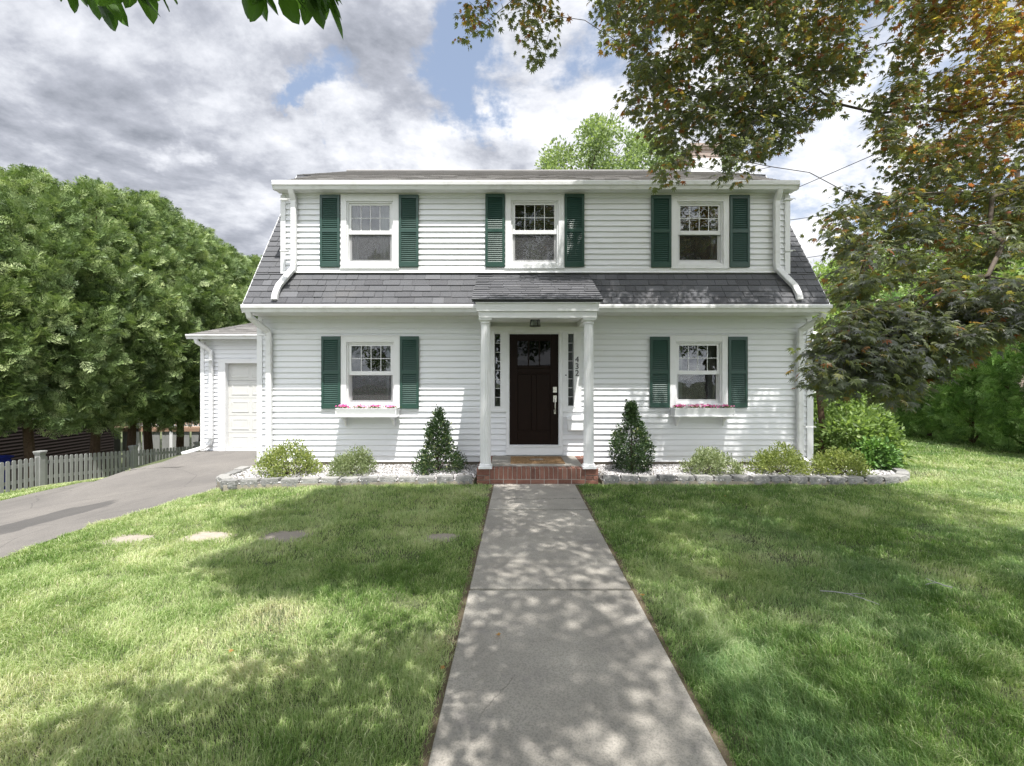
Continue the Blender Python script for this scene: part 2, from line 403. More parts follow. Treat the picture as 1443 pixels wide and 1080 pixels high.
def concrete():
    m, t = mat('walk_concrete'); p = geo(t)
    n = t.noise(p, 1.1, 6, .62); sp = t.noise(p, 95, 3, .8); v = t.new('ShaderNodeTexVoronoi'); t.put(v.inputs['Vector'], p); v.inputs['Scale'].default_value = 130
    c = t.mix(t.maprange(n, .32, .7), (.285, .268, .238), (.42, .395, .35))
    c = t.mix(t.math('MULTIPLY', t.maprange(sp, .44, .64), .5), c, (.15, .14, .13))
    c = t.mix(t.math('MULTIPLY', t.maprange(v.outputs['Distance'], .25, .02), .3), c, (.58, .55, .49))
    st = t.noise(p, 3.2, 4, .7); c = t.mix(t.math('MULTIPLY', t.maprange(st, .55, .72), .38), c, (.17, .16, .165))
    s = t.new('ShaderNodeSeparateXYZ'); t.put(s.inputs[0], p); wv_ = t.math('MULTIPLY_ADD', t.noise(p, 2.2, 6, .7), .34, -.17)
    for yc_, sl_ in ((6.12, .02), (2.42, 1.6)):
        dl = t.math('ABSOLUTE', t.math('SUBTRACT', t.math('ADD', s.outputs[1], wv_), t.math('MULTIPLY_ADD', s.outputs[0], sl_, yc_)))
        lim = 1.0 if sl_ < 1 else t.maprange(t.math('ABSOLUTE', t.math('ADD', s.outputs[0], .07)), .09, .07)
        c = t.mix(t.math('MULTIPLY', t.math('MULTIPLY', t.maprange(dl, .011, .003), .75 if sl_ < 1 else .4), lim), c, (.05, .045, .04))
    t.put(t.bsdf.inputs['Base Color'], c); t.bsdf.inputs['Roughness'].default_value = .9; t.bsdf.inputs['Specular IOR Level'].default_value = .3
    bump(t, sp, .7, .006); return m
M['concrete'] = concrete()
def asphalt():
    m, t = mat('driveway_asphalt'); p = geo(t)
    n = t.noise(p, .7, 6, .65); sp = t.noise(p, 120, 3, .8)
    c = t.mix(t.maprange(n, .3, .7), (.155, .145, .135), (.215, .200, .183)); c = t.mix(t.math('MULTIPLY', t.maprange(sp, .4, .65), .5), c, (.06, .058, .06))
    # a damp-looking darker patch and hairline cracks
    mp = t.new('ShaderNodeMapping'); t.put(mp.inputs[0], p); mp.inputs['Location'].default_value = (6.35, -6.1, 0)
    mp.vector_type = 'POINT'
    s = t.new('ShaderNodeSeparateXYZ'); t.put(s.inputs[0], mp.outputs[0])
    u = t.math('ADD', t.math('MULTIPLY', s.outputs[0], .97), t.math('MULTIPLY', s.outputs[1], -.25)); vv = t.math('ADD', t.math('MULTIPLY', s.outputs[0], .25), t.math('MULTIPLY', s.outputs[1], .97))
    wob = t.math('MULTIPLY_ADD', t.noise(p, 2.5, 3), .7, -.35)
    dd = t.math('SQRT', t.math('ADD', t.math('POWER', t.math('DIVIDE', t.math('ADD', u, wob), .42), 2), t.math('POWER', t.math('DIVIDE', vv, 1.0), 2)))
    c = t.mix(t.math('MULTIPLY', t.maprange(dd, 1.05, .85), .62), c, (.050, .049, .050))
    vo = t.new('ShaderNodeTexVoronoi', feature='DISTANCE_TO_EDGE'); t.put(vo.inputs['Vector'], t.vmath('ADD', p, t.vmath('SCALE', t.new('ShaderNodeTexNoise').outputs['Color'], None, .6).outputs[0]).outputs[0]); vo.inputs['Scale'].default_value = .55
    c = t.mix(t.math('MULTIPLY', t.maprange(vo.outputs['Distance'], .007, .001), .4), c, (.05, .05, .05))
    t.put(t.bsdf.inputs['Base Color'], c); t.bsdf.inputs['Roughness'].default_value = .85; t.bsdf.inputs['Specular IOR Level'].default_value = .3
    bump(t, sp, .6, .006); return m
M['asphalt'] = asphalt()
M['stone'] = tintmat('granite_block', [(0, (.15, .15, .15)), (.5, (.22, .218, .21)), (1, (.31, .305, .29))], .92, 38, .5, .02, .2, (.36, .355, .34))
M['flag'] = tintmat('stepping_stone', [(0, (.28, .25, .215)), (1, (.38, .34, .29))], .92, 50, .4, .006, .2, (.20, .18, .15))
M['gravel'] = tintmat('white_gravel', [(0, (.14, .135, .135)), (.25, (.32, .31, .315)), (.6, (.52, .51, .515)), (1, (.76, .75, .75))], .8, 90, .1, .002, .3, (.4, .4, .4))
M['bark'] = tintmat('bark_brown', [(0, (.10, .065, .042)), (1, (.19, .13, .09))], .95, 22, .5, .03, .2, (.05, .035, .025))
M['twig'] = tintmat('maple_bark', [(0, (.09, .07, .055)), (1, (.14, .115, .095))], .85, 30, .4, .01, .2, (.05, .04, .035))
M['fence'] = plain('fence_grey_paint', (.265, .27, .262), .8, .22, 5, .3, 0, .002)
M['flower'] = leafmat('pink_petals', [(0, (.60, .08, .30)), (.5, (.78, .20, .48)), (.8, (.82, .45, .62)), (1, (.85, .78, .80))], .3)
M['flowerleaf'] = leafmat('petunia_leaves', [(0, (.05, .10, .02)), (1, (.16, .24, .05))], .3)
M['mat'] = tintmat('coir', [(0, (.23, .14, .07)), (1, (.36, .24, .13))], .98, 120, .5, .01, .1, (.14, .08, .04))
M['matprint'] = plain('mat_print', (.36, .34, .31), .95)
M['bluebin'] = plain('blue_plastic', (.02, .04, .40), .4)
M['deckwood'] = plain('deck_wood', (.34, .22, .15), .9, .2, 8)
M['redwall'] = plain('dark_red_clapboard', (.020, .012, .011), .9, .2, 4)
M['foundation'] = plain('foundation_concrete', (.30, .27, .22), .95, .25, 10, .2, 0, .004)
M['darkroof'] = plain('grey_roof', (.12, .12, .125), .9, .2, 6)
M['cable'] = plain('black_cable', (.02, .02, .02), .6)
M['wood'] = plain('weathered_pole', (.16, .12, .09), .95, .2, 8)

# ------------------------------------------------------------------ the ground
def zg(x, y):
    x = np.asarray(x, float); y = np.asarray(y, float)
    t = -4.2 - x
    z = -0.125 * (np.log1p(np.exp(np.clip(t * 2.2, -30, 30))) / 2.2)
    z = np.maximum(z, -0.125 * 14)
    wgt = sstep(-9.0, -7.5, x) * (1 - sstep(-4, -2, x) * 0) * sstep(7.0, 10.6, y) * (1 - sstep(18, 24, y))
    z = z * (1 - wgt) + (-0.10) * wgt * sstep(-3.6, -4.6, x)
    z = z - 0.10 * np.clip(y - 10.2, 0, 12) * sstep(-7.7, -9.6, x)
    z = z + 0.03 * sstep(6, 14, x) * sstep(6, 14, y)
    return z
def ray_ground(px, py):
    d = np.array([(px - 721.5) / F, 1., -(py - 536) / F])
    for Y in np.arange(1.0, 60, .01):
        p = d * Y
        if CAMZ + p[2] <= zg(p[0], p[1]): return (p[0], p[1])
    return (d[0] * 60, 60.)
xs = np.unique(np.concatenate([np.linspace(-300, -40, 14), np.linspace(-40, -15, 26), np.linspace(-15, -2, 66), np.linspace(-2, 14, 33), np.linspace(14, 40, 14), np.linspace(40, 300, 14)]))
ys = np.unique(np.concatenate([np.linspace(-200, -20, 12), np.linspace(-20, 1, 22), np.linspace(1, 20, 77), np.linspace(20, 50, 31), np.linspace(50, 500, 16)]))
GX, GY = np.meshgrid(xs, ys); V = np.stack([GX, GY, zg(GX, GY)], -1).reshape(-1, 3)
nx, ny = len(xs), len(ys); ii, jj = np.meshgrid(np.arange(nx - 1), np.arange(ny - 1)); a = (jj * nx + ii).ravel()
Lp = np.stack([a, a + 1, a + nx + 1, a + nx], -1)
ground = link('lawn_ground', npmesh('lawn_ground', V, Lp.ravel(), np.arange(len(Lp)) * 4, smooth=True), M['lawn']); tag(ground, kind='structure')
def inpoly(x, y, poly):
    r = np.zeros(x.shape, bool); n = len(poly)
    for i in range(n):
        x0, y0 = poly[i]; x1, y1 = poly[(i + 1) % n]
        c = ((y0 > y) != (y1 > y)) & (x < (x1 - x0) * (y - y0) / ((y1 - y0) or 1e-9) + x0)
        r ^= c
    return r
# walkway slabs
def wl(y): return -0.377 + 0.0145 * y
def wr(y): return 0.868 + 0.0140 * y
mb = MB(); joints = [7.04, 5.63, 3.48, 1.33, -.85, -3.0, -5.2]
for i in range(len(joints) - 1):
    y1, y0 = joints[i] - .022, joints[i + 1] + .022; zt = .022 + random.uniform(-.004, .006)
    mb.hexa([(wl(y0), y0, -.1), (wr(y0), y0, -.1), (wr(y1), y1, -.1), (wl(y1), y1, -.1), (wl(y0), y0, zt), (wr(y0), y0, zt), (wr(y1), y1, zt), (wl(y1), y1, zt)])
walk = mb.build('walkway', M['concrete'], bevel=.008); tag(walk, kind='structure')
mb = MB(); y0, y1 = -5.3, 7.04
for i in range(len(joints) - 1): mb.box(wl(joints[i]) + .02, wr(joints[i]) - .02, joints[i] - .034, joints[i] + .034, -.05, -.02)
rng = np.random.default_rng(3)
for side in (0, 1):
    yy = np.arange(-5.3, 7.05, .06); n = len(yy); wd = .035 + .05 * fbm(yy * 1.7, yy * 0 + side * 9, 5)
    xi = (wl(yy) + .01) if side == 0 else (wr(yy) - .01); xo = xi + (wd * (-1 if side == 0 else 1))
    for i in range(n - 1):
        q = [(xi[i], yy[i], .008), (xo[i], yy[i], .005), (xo[i + 1], yy[i + 1], .005), (xi[i + 1], yy[i + 1], .008)]
        mb.add(q if side else q[::-1], [(0, 1, 2, 3)])
soil = mb.build('soil_strip', M['soil']); tag(soil, kind='structure')
# driveway
Rpx = [(0, 790), (60, 767), (130, 742), (200, 722), (250, 706), (302, 692)]
Lpx = [(0, 707), (60, 693), (120, 680), (180, 665), (230, 652)]
Rw = [ray_ground(*p) for p in Rpx]; Lw = [ray_ground(*p) for p in Lpx]
Rw = [(-9.6, -9.0), (-8.1, -2.0), (-6.9, 1.8)] + Rw + [(-4.55, 7.3), (-4.63, 8.3), (-4.63, 11.0)]
Lw = [(-14.0, -9.0), (-12.6, -2.0), (-11.6, 4.0)] + Lw + [(-7.62, 10.9), (-7.5, 11.02)]
def resample(P_, n):
    P_ = np.array(P_); s = np.concatenate([[0], np.cumsum(np.linalg.norm(np.diff(P_, axis=0), axis=1))]); t = np.linspace(0, s[-1], n)
    return np.stack([np.interp(t, s, P_[:, 0]), np.interp(t, s, P_[:, 1])], -1)
A, B = resample(Lw, 160), resample(Rw, 160); nb = 24
T = np.linspace(0, 1, nb)[None, :, None]; G = A[:, None] * (1 - T) + B[:, None] * T
wob = .05 * (fbm(np.arange(160) * .3, np.zeros(160), 8) - .5); G[:, 0, 0] += wob; G[:, -1, 0] += wob[::-1]
Z = zg(G[..., 0], G[..., 1]) + .012; V = np.concatenate([G, Z[..., None]], -1).reshape(-1, 3)
ii, jj = np.meshgrid(np.arange(nb - 1), np.arange(159)); a = (jj * nb + ii).ravel(); Lp = np.stack([a, a + 1, a + nb + 1, a + nb], -1)[:, ::-1]
drive = link('driveway', npmesh('driveway', V, Lp[:, ::-1].ravel(), np.arange(len(Lp)) * 4, smooth=True), M['asphalt']); tag(drive, kind='structure')
DRIVE = [tuple(p) for p in A] + [tuple(p) for p in B[::-1]]
# planting bed, its gravel and its edging
bedL = [(-.60, 7.06), (-2.2, 6.98), (-3.6, 6.86), (-4.30, 6.78), (-4.62, 7.1), (-4.70, 7.9)]
arc = [(5.7 + .95 * math.sin(t), 7.95 - .93 * math.cos(t)) for t in np.linspace(0, 1.9, 14)]
bedR = [(1.40, 7.06), (3.5, 7.05), (5.2, 7.01)] + arc
BEDL = bedL + [(-4.63, 8.31), (-.55, 8.31)]
BEDR = bedR + [(6.2, 9.6), (5.45, 9.6), (5.46, 8.31), (1.34, 8.31)]
for nm, poly in (('bed_soil', BEDL), ('bed_soil', BEDR)):
    mb = MB(); mb.prism_z(poly, -.05, .050)
    o = mb.build(nm, M['foundation']); tag(o, kind='structure')
def ico(): 
    t = (1 + 5**.5) / 2; v = np.array([(-1, t, 0), (1, t, 0), (-1, -t, 0), (1, -t, 0), (0, -1, t), (0, 1, t), (0, -1, -t), (0, 1, -t), (t, 0, -1), (t, 0, 1), (-t, 0, -1), (-t, 0, 1)], float)
    f = [(0, 11, 5), (0, 5, 1), (0, 1, 7), (0, 7, 10), (0, 10, 11), (1, 5, 9), (5, 11, 4), (11, 10, 2), (10, 7, 6), (7, 1, 8), (3, 9, 4), (3, 4, 2), (3, 2, 6), (3, 6, 8), (3, 8, 9), (4, 9, 5), (2, 4, 11), (6, 2, 10), (8, 6, 7), (9, 8, 1)]
    return v / np.linalg.norm(v[0]), f
iv, if_ = ico()
def randrot(n, rng):
    q = nrm(rng.normal(size=(n, 4))); w_, x, y, z = q.T
    return np.stack([np.stack([1 - 2 * (y * y + z * z), 2 * (x * y - z * w_), 2 * (x * z + y * w_)], -1), np.stack([2 * (x * y + z * w_), 1 - 2 * (x * x + z * z), 2 * (y * z - x * w_)], -1),
                     np.stack([2 * (x * z - y * w_), 2 * (y * z + x * w_), 1 - 2 * (x * x + y * y)], -1)], -2)
rng = np.random.default_rng(11)
def pts_in(poly, n, rng):
    P_ = np.array(poly); lo, hi = P_.min(0), P_.max(0); out = np.zeros((0, 2))
    while len(out) < n:
        q = rng.uniform(lo, hi, (n * 2, 2)); out = np.concatenate([out, q[inpoly(q[:, 0], q[:, 1], poly)]])
    return out[:n]
gp = np.concatenate([pts_in(BEDL, 13500, rng), pts_in(BEDR, 20500, rng)]); n = len(gp)
hz = .055 + .03 * fbm(gp[:, 0] * 2, gp[:, 1] * 2, 4) + rng.uniform(0, .012, n)
s = rng.uniform(.008, .017, n)
gsc = s[:, None] * rng.uniform(.6, 1.25, (n, 3))
grav = link('gravel', scatter('gravel', iv * np.array([1, .8, .6]), if_, np.column_stack([gp, hz]), randrot(n, rng), gsc, rng.uniform(0, 1, n)**.8), M['gravel'])
tag(grav, 'crushed white stone gravel filling the beds along the house', 'gravel', kind='stuff')

def rock_mesh(name, L, D_, H, seed, ch=.02, rough=.012, nsub=(7, 4, 4)):
    """a split-faced block: subdivided box, softened edges, broken faces"""
    nx_, ny_, nz_ = nsub; idx = {}; V = []; Fc = []
    def vid(i, j, k):
        if (i, j, k) not in idx:
            idx[(i, j, k)] = len(V); V.append((i / nx_ - .5, j / ny_ - .5, k / nz_))
        return idx[(i, j, k)]
    for i in range(nx_):
        for j in range(ny_):
            Fc.append([vid(i, j, 0), vid(i, j + 1, 0), vid(i + 1, j + 1, 0), vid(i + 1, j, 0)]); Fc.append([vid(i, j, nz_), vid(i + 1, j, nz_), vid(i + 1, j + 1, nz_), vid(i, j + 1, nz_)])
    for i in range(nx_):
        for k in range(nz_):
            Fc.append([vid(i, 0, k), vid(i + 1, 0, k), vid(i + 1, 0, k + 1), vid(i, 0, k + 1)]); Fc.append([vid(i, ny_, k), vid(i, ny_, k + 1), vid(i + 1, ny_, k + 1), vid(i + 1, ny_, k)])
    for j in range(ny_):
        for k in range(nz_):
            Fc.append([vid(0, j, k), vid(0, j, k + 1), vid(0, j + 1, k + 1), vid(0, j + 1, k)]); Fc.append([vid(nx_, j, k), vid(nx_, j + 1, k), vid(nx_, j + 1, k + 1), vid(nx_, j, k + 1)])
    V = np.array(V) * np.array([L, D_, H]); C_ = V.copy(); half = np.array([L / 2, D_ / 2, H / 2]); c = np.array([0, 0, H / 2])
    q = V - c; core = np.clip(q, -(half - ch), half - ch); d = q - core; ln = np.linalg.norm(d, axis=1, keepdims=True)
    V = c + core + np.where(ln > 1e-6, d / np.maximum(ln, 1e-6) * np.minimum(ln, ch), 0)
    for i, v in enumerate(V):
        nz = Vector(mnoise.noise_vector(Vector(v * 14) + Vector((seed * 7.3, 1, 2)))) * rough + Vector(mnoise.noise_vector(Vector(v * 40) + Vector((seed, 5, 2)))) * rough * .5
        V[i] = v + np.array(nz)
    Lp = [i for f in Fc for i in f]
    return npmesh(name, V, Lp, np.arange(len(Fc)) * 4, attrs={'tint': np.full(len(V), (seed * .37) % 1)})
ORD = 'first second third fourth fifth sixth seventh eighth ninth tenth eleventh twelfth thirteenth fourteenth fifteenth sixteenth seventeenth eighteenth nineteenth twentieth twenty-first twenty-second twenty-third twenty-fourth twenty-fifth twenty-sixth twenty-seventh twenty-eighth'.split()
blocks = [rock_mesh('edging_block', .262, .16, .15, k + 1, .014, .008) for k in range(6)]
def edging(path, side):
    P_ = np.array(path); sg = np.linalg.norm(np.diff(P_, axis=0), axis=1); S = np.concatenate([[0], np.cumsum(sg)]); n = int(S[-1] / .282)
    for k in range(n):
        t = (k + .5) * S[-1] / n; x, y = np.interp(t, S, P_[:, 0]), np.interp(t, S, P_[:, 1]); e = .14
        dx, dy = np.interp(t + e, S, P_[:, 0]) - np.interp(t - e, S, P_[:, 0]), np.interp(t + e, S, P_[:, 1]) - np.interp(t - e, S, P_[:, 1])
        o = link('edging_block', blocks[random.randrange(6)], M['stone']); a = math.atan2(dy, dx)
        inw = (-dy, dx) if side == 'right' else (dy, -dx); l = math.hypot(*inw)
        o.location = (x + inw[0] / l * .08, y + inw[1] / l * .08, -.008 + random.uniform(-.005, .005)); o.rotation_euler = (random.uniform(-.02, .02), random.uniform(-.015, .015), a + (math.pi if random.random() < .5 and side == 'x' else 0) + random.uniform(-.02, .02))
        o.scale = (1.0, 1, random.uniform(.84, .92))
        tag(o, f'rough grey granite edging block, {ORD[k]} to the {side} of the brick step', 'stone block', 'granite blocks edging the gravel beds')
edging(bedL, 'left'); edging(bedR, 'right')
STEPS = []
for k, (px, py, w_, d_, lab) in enumerate(((189, 761, .55, .32, 'flat stepping stone sunk in the lawn nearest the driveway'), (296, 757, .52, .34, 'sunlit stepping stone in the lawn, second from the driveway'),
        (403, 757, .58, .40, 'largest stepping stone half in shade, third from the driveway'), (623, 758, .36, .26, 'small stepping stone in the lawn nearest the concrete walkway'))):
    x, y = ray_ground(px, py); o = link('stepping_stone', rock_mesh('stepping_stone', w_, d_, .05, k + 9, .015, .012, (10, 7, 2)), M['flag'])
    o.location = (x, y, float(zg(x, y)) - .044); o.rotation_euler = (0, 0, random.uniform(-.25, .25)); tag(o, lab, 'stepping stone', 'stepping stones crossing the lawn'); STEPS.append((x, y, w_, d_))

# bare patches where the turf is worn
BARE = [ray_ground(*p) + (r,) for p, r in (((1052, 762), .16), ((1112, 792), .20), ((868, 795), .10), ((1330, 808), .17), ((392, 872), .17), ((575, 853), .08), ((1375, 832), .12), ((1122, 870), .10), ((1015, 815), .1), ((1290, 668), .22), ((690, 700), .12), ((835, 700), .16), ((1440, 985), .1), ((640, 905), .06))]
mb = MB()
for x, y, r in BARE:
    n = 18; z = float(zg(x, y)) + .006; k0 = random.random() * 9; mb.ti = random.random()
    mb.add([(x, y, z)] + [(x + 1.5 * r * (1 + .5 * math.sin(2 * a + k0) + .25 * math.sin(5 * a)) * math.cos(a), y + r * (1 + .35 * math.sin(3 * a + k0)) * math.sin(a), z) for a in [2 * math.pi * i / n for i in range(n)]], [(0, 1 + i, 1 + (i + 1) % n) for i in range(n)])
o = None

# ------------------------------------------------------------------ turf
def turf():
    rng = np.random.default_rng(5); X = []; Y = []; Wd = []; Hh = []
    zones = [((-5.4, 5.4, .6, 2.6), 30000, .0023, 1), ((-6.6, 6.6, 2.6, 4.0), 19000, .0029, 1), ((-8.6, 8.6, 4.0, 5.6), 10500, .0038, 1), ((-10.5, 10.4, 5.6, 7.4), 6000, .0052, 1), ((-12.0, 13.5, 7.4, 10.0), 2600, .0075, 1), ((-12.0, 16.5, 10.0, 14.5), 1300, .011, 1), ((6, 20, 14.5, 22), 350, .02, 1)]
    for (x0, x1, y0, y1), dn, wd, _ in zones:
        n = int((x1 - x0) * (y1 - y0) * dn); x = rng.uniform(x0, x1, n); y = rng.uniform(y0, y1, n)
        side_ = np.abs(x) - (y * 1.19 + .3); k = (side_ < 0) & (y > 1.2) | (side_ < 2.0) & (rng.random(n) < .35)
        k &= ~((x > -9.5) & (x < 6.3) & (y > 9.3)) | (x > 5.6) & (y > 9.3) 
        x, y = x[k], y[k]; X.append(x); Y.append(y); Wd.append(np.full(len(x), wd))
    x, y, wd = map(np.concatenate, (X, Y, Wd))
    k = ~inpoly(x, y, DRIVE) & ~inpoly(x, y, BEDL) & ~inpoly(x, y, BEDR) & ~((y > 7.0) & (x > -4.7) & (x < 5.6)) & ~((y > 6.98) & (x > 1.2) & (x < 5.8))
    k &= ~((x > -7.7) & (x < 5.5) & (y > 8.2))
    jl = rng.normal(0, .016, len(x)) + .05 * (fbm(y * 3, y * 0, 3) - .3)
    k &= ~((x > wl(y) - .018 - jl) & (x < wr(y) + .018 + jl) & (y < 7.1))
    x, y, wd = x[k], y[k], wd[k]; n = len(x)
    for sx, sy, a, b in STEPS:
        d = ((x - sx) / (a * .5))**2 + ((y - sy) / (b * .5))**2; keep = d > .85 - .45 * rng.random(len(x)); x, y, wd = x[keep], y[keep], wd[keep]
    for bx, by, r in BARE:
        d = np.hypot((x - bx) / 1.6, y - by) / r; keep = rng.random(len(x)) < np.clip(.38 + .7 * sstep(.3, 1.35, d), 0, 1); x, y, wd = x[keep], y[keep], wd[keep]
    big = fbm(x * .55, y * .55, 21, 4); med = fbm(x * 2.4, y * 2.4, 33, 3); sm = fbm(x * 8, y * 8, 41, 3)
    keep = rng.random(len(x)) < .55 + .75 * sm + .3 * (med - .5)
    x, y, wd, big, med, sm = (a[keep] for a in (x, y, wd, big, med, sm)); n = len(x)
    h = (.024 + .032 * med + .040 * (sm - .38)) * rng.uniform(.5, 1.45, n); h = np.clip(h, .010, .085) * np.where(y > 7, 1.15, 1)
    edge = np.minimum(np.abs(x - wl(y)), np.abs(x - wr(y))); h *= .75 + .25 * sstep(0, .25, edge)
    cool = np.clip(sstep(.50, .68, fbm(x * .8 + 3, y * .8, 91, 3)) * .7 * sstep(.5, 1.2, x) + sstep(1.9, 1.3, x) * sstep(.85, 1.1, x) * sstep(4.2, 2.8, y) * .7, 0, 1); h *= 1 + .45 * sstep(2.2, 1.4, x) * sstep(.9, 1.15, x) * sstep(3.8, 2.6, y)
    ang = 2 * math.pi * (fbm(x * 1.3, y * 1.3, 50, 2) * 2.2) + rng.normal(0, 1.5, n)
    lean = rng.uniform(.15, 1.05, n) * (.7 + .6 * med)
    dx, dy = np.cos(ang), np.sin(ang); fa = ang + math.pi / 2 + rng.normal(0, .8, n); sx_, sy_ = np.cos(fa), np.sin(fa)
    z = zg(x, y) - .004; wv = wd * np.where(rng.random(n) < .12, rng.uniform(1.5, 2.3, n), rng.uniform(.6, 1.25, n))
    V = np.zeros((n, 5, 3))
    def P_(t, bend, s_):
        return np.stack([x + dx * h * bend * lean + sx_ * wv * s_, y + dy * h * bend * lean + sy_ * wv * s_, z + h * t], -1)
    V[:, 0] = P_(0, 0, -.5); V[:, 1] = P_(0, 0, .5); V[:, 2] = P_(.62, .30, .42); V[:, 3] = P_(.62, .30, -.42); V[:, 4] = P_(1 - .25 * np.minimum(lean, 1.2), 1., 0)
    base = (np.arange(n) * 5)[:, None]; L = (base + np.array([0, 1, 2, 3, 3, 2, 4])[None]).ravel(); st = ((np.arange(n) * 7)[:, None] + np.array([0, 4])[None]).ravel()
    dry = sstep(.50, .74, big) * .22 + sstep(.56, .78, med) * .12
    t = .34 + .34 * (fbm(x * .9, y * .9, 61, 3) - .5) + .30 * (fbm(x * 6, y * 6, 71, 2) - .5) + dry + rng.normal(0, .12, n) - .10 * sstep(1.0, 2.2, np.abs(x - .3)) * 0
    t = t + np.where(rng.random(n) < .055, .35, 0)
    for bx, by, r in BARE: t = t + .24 * (1 - sstep(.4, 1.9, np.hypot((x - bx) / 1.6, y - by) / r))
    t = .04 + t + .14 * sstep(-.6, -2.4, x)                    # left lawn paler: drier grass, plus its sunlit brightness put into the tint
    return npmesh('turf', V.reshape(-1, 3), L, st, attrs={'tint': np.repeat(np.clip(t, 0, 1), 5), 'cool': np.repeat(cool, 5)})
tf = link('grass', turf(), M['grass']); tag(tf, 'mown green lawn grass with paler dry patches round the walkway', 'grass', kind='stuff')
# white clover blossoms and a few weeds
rng = np.random.default_rng(8)

def clover():
    Ps, Ys, Zs, Ss, Ts = [], [], [], [], []
    for k in range(24):
        x, y = rng.uniform(-4.2, 4.6), rng.uniform(2.5, 6.6)
        if wl(y) - .15 < x < wr(y) + .15 or inpoly(np.array([x]), np.array([y]), DRIVE)[0]: continue
        n = int(rng.integers(40, 190)); r = rng.uniform(.05, .22); q = rng.normal(0, r, (n, 2)); P_ = np.column_stack([x + q[:, 0], y + q[:, 1], zg(x + q[:, 0], y + q[:, 1]) + rng.uniform(.02, .05, n)])
        for j in range(3):
            a = rng.uniform(0, 6.28, n) if j == 0 else a + 2.09; Ps.append(P_); Ys.append(np.column_stack([np.cos(a), np.sin(a), .15 + 0 * a])); Zs.append(nrm(rng.normal(0, .25, (n, 3)) + np.array([0, -.2, 1]))); Ss.append(rng.uniform(.007, .011, n)); Ts.append(np.clip(rng.normal(.18, .15, n), 0, 1))
    P_, Y_, Z_, S_, T_ = map(np.concatenate, (Ps, Ys, Zs, Ss, Ts)); k = (P_[:, 0] < wl(P_[:, 1]) - .03) | (P_[:, 0] > wr(P_[:, 1]) + .03)
    tv = [(0, 0, 0), (.45, .5, .03), (.35, .95, 0), (0, .88, -.02), (-.35, .95, 0), (-.45, .5, .03)]
    return scatter('clover', tv, [(0, 1, 2, 3), (0, 3, 4, 5)], P_[k], frames(Y_[k], Z_[k]), S_[k], T_[k])
cv = link('clover', clover(), M['limeleaf']); tag(cv, 'small patches of clover and weeds growing through the lawn', 'clover', kind='stuff')

# ------------------------------------------------------------------ the house
HX0, HX1, HY = -4.62, 5.46, 8.3
house = empty('house', (.4, 12.9, 0)); tag(house, 'white clapboard two storey house with gambrel roof, green shutters and dark front door', 'house')
def part(mbx, name, m, parent=house, **k): return mbx.build(name, m, parent, **k)
def cutlist(x0, x1, holes):
    iv_ = [(x0, x1)]
    for a, b in holes:
        out = []
        for c, d in iv_:
            if b <= c or a >= d: out.append((c, d)); continue
            if a > c: out.append((c, a))
            if b < d: out.append((b, d))
        iv_ = out
    return iv_
def shell(mbx, x0, x1, z0, z1, holes, ya, yb):
    zs = sorted({z0, z1} | {z for h in holes for z in h[2:] if z0 < z < z1})
    for a, b in zip(zs[:-1], zs[1:]):
        for c, d in cutlist(x0, x1, [(h[0], h[1]) for h in holes if h[2] <= a + 1e-6 and h[3] >= b - 1e-6]): mbx.box(c, d, ya, yb, a, b)
def clap(mbx, x0, x1, z0, z1, holes, y, exp=.1016, axis='x', sgn=-1, prof=None):
    """lapped siding: each course leans out to a lip at its foot"""
    k = 0; zb = z0
    while zb < z1 - .004:
        zt = min(zb + exp, z1); cuts = sorted({zb, zt} | ({zb + .825 * exp} if zb + .825 * exp < zt else set()) | {z for h in holes for z in h[2:] if zb < z < zt})
        for a, b in zip(cuts[:-1], cuts[1:]):
            xa, xb = (x0, x1) if prof is None else prof((a + b) / 2)
            if xb <= xa: continue
            off_ = lambda f_: .021 - .003 * f_ if f_ < .81 else .0015
            fa, fb = (a - zb) / exp, (b - zb) / exp; oa, ob = off_(fa), off_(fb - .01)
            for c, d in cutlist(xa, xb, [(h[0], h[1]) for h in holes if h[2] <= a + 1e-6 and h[3] >= b - 1e-6]):
                # long runs are made of lengths that meet in a lap
                pts = [c]; q = c + (k * 1.37) % 3.66
                while q < d - .4:
                    if q > c + .4: pts.append(q)
                    q += 3.66
                pts.append(d)
                for e, f in zip(pts[:-1], pts[1:]):
                    mbx.ti = random.random(); g = .0015 if f < d - .001 else 0; wv = .0012 * math.sin(e * 3 + k)
                    if axis == 'x':
                        mbx.add([(e, y + sgn * (oa + wv), a), (f - g, y + sgn * (oa - wv), a), (f - g, y + sgn * ob, b), (e, y + sgn * ob, b), (e, y, a), (f - g, y, a)], [(0, 1, 2, 3) if sgn < 0 else (3, 2, 1, 0), (4, 5, 1, 0) if sgn < 0 else (0, 1, 5, 4)])
                    else:
                        mbx.add([(y + sgn * (oa + wv), e, a), (y + sgn * (oa - wv), f - g, a), (y + sgn * ob, f - g, b), (y + sgn * ob, e, b), (y, e, a), (y, f - g, a)], [(0, 1, 2, 3), (4, 5, 1, 0)])
        zb += exp; k += 1
WIN = [  # px rect of the casing, shutters' px, kind
    (481, 562.5, 276, 378, (452, 480), (562.8, 590.5), 276, 377, 'ul'),
    (712, 795, 275, 378, (684, 711.5), (795.3, 823), 275, 377, 'um'),
    (945.2, 1026.5, 276.5, 378, (916.5, 945), (1027, 1055), 276.5, 377.5, 'ur'),
    (481, 564, 474, 577, (454, 481), (564.3, 591), 474.5, 576, 'll'),
    (943.2, 1024.7, 473.5, 575.5, (915, 943), (1025, 1052), 475, 574.5, 'lr')]
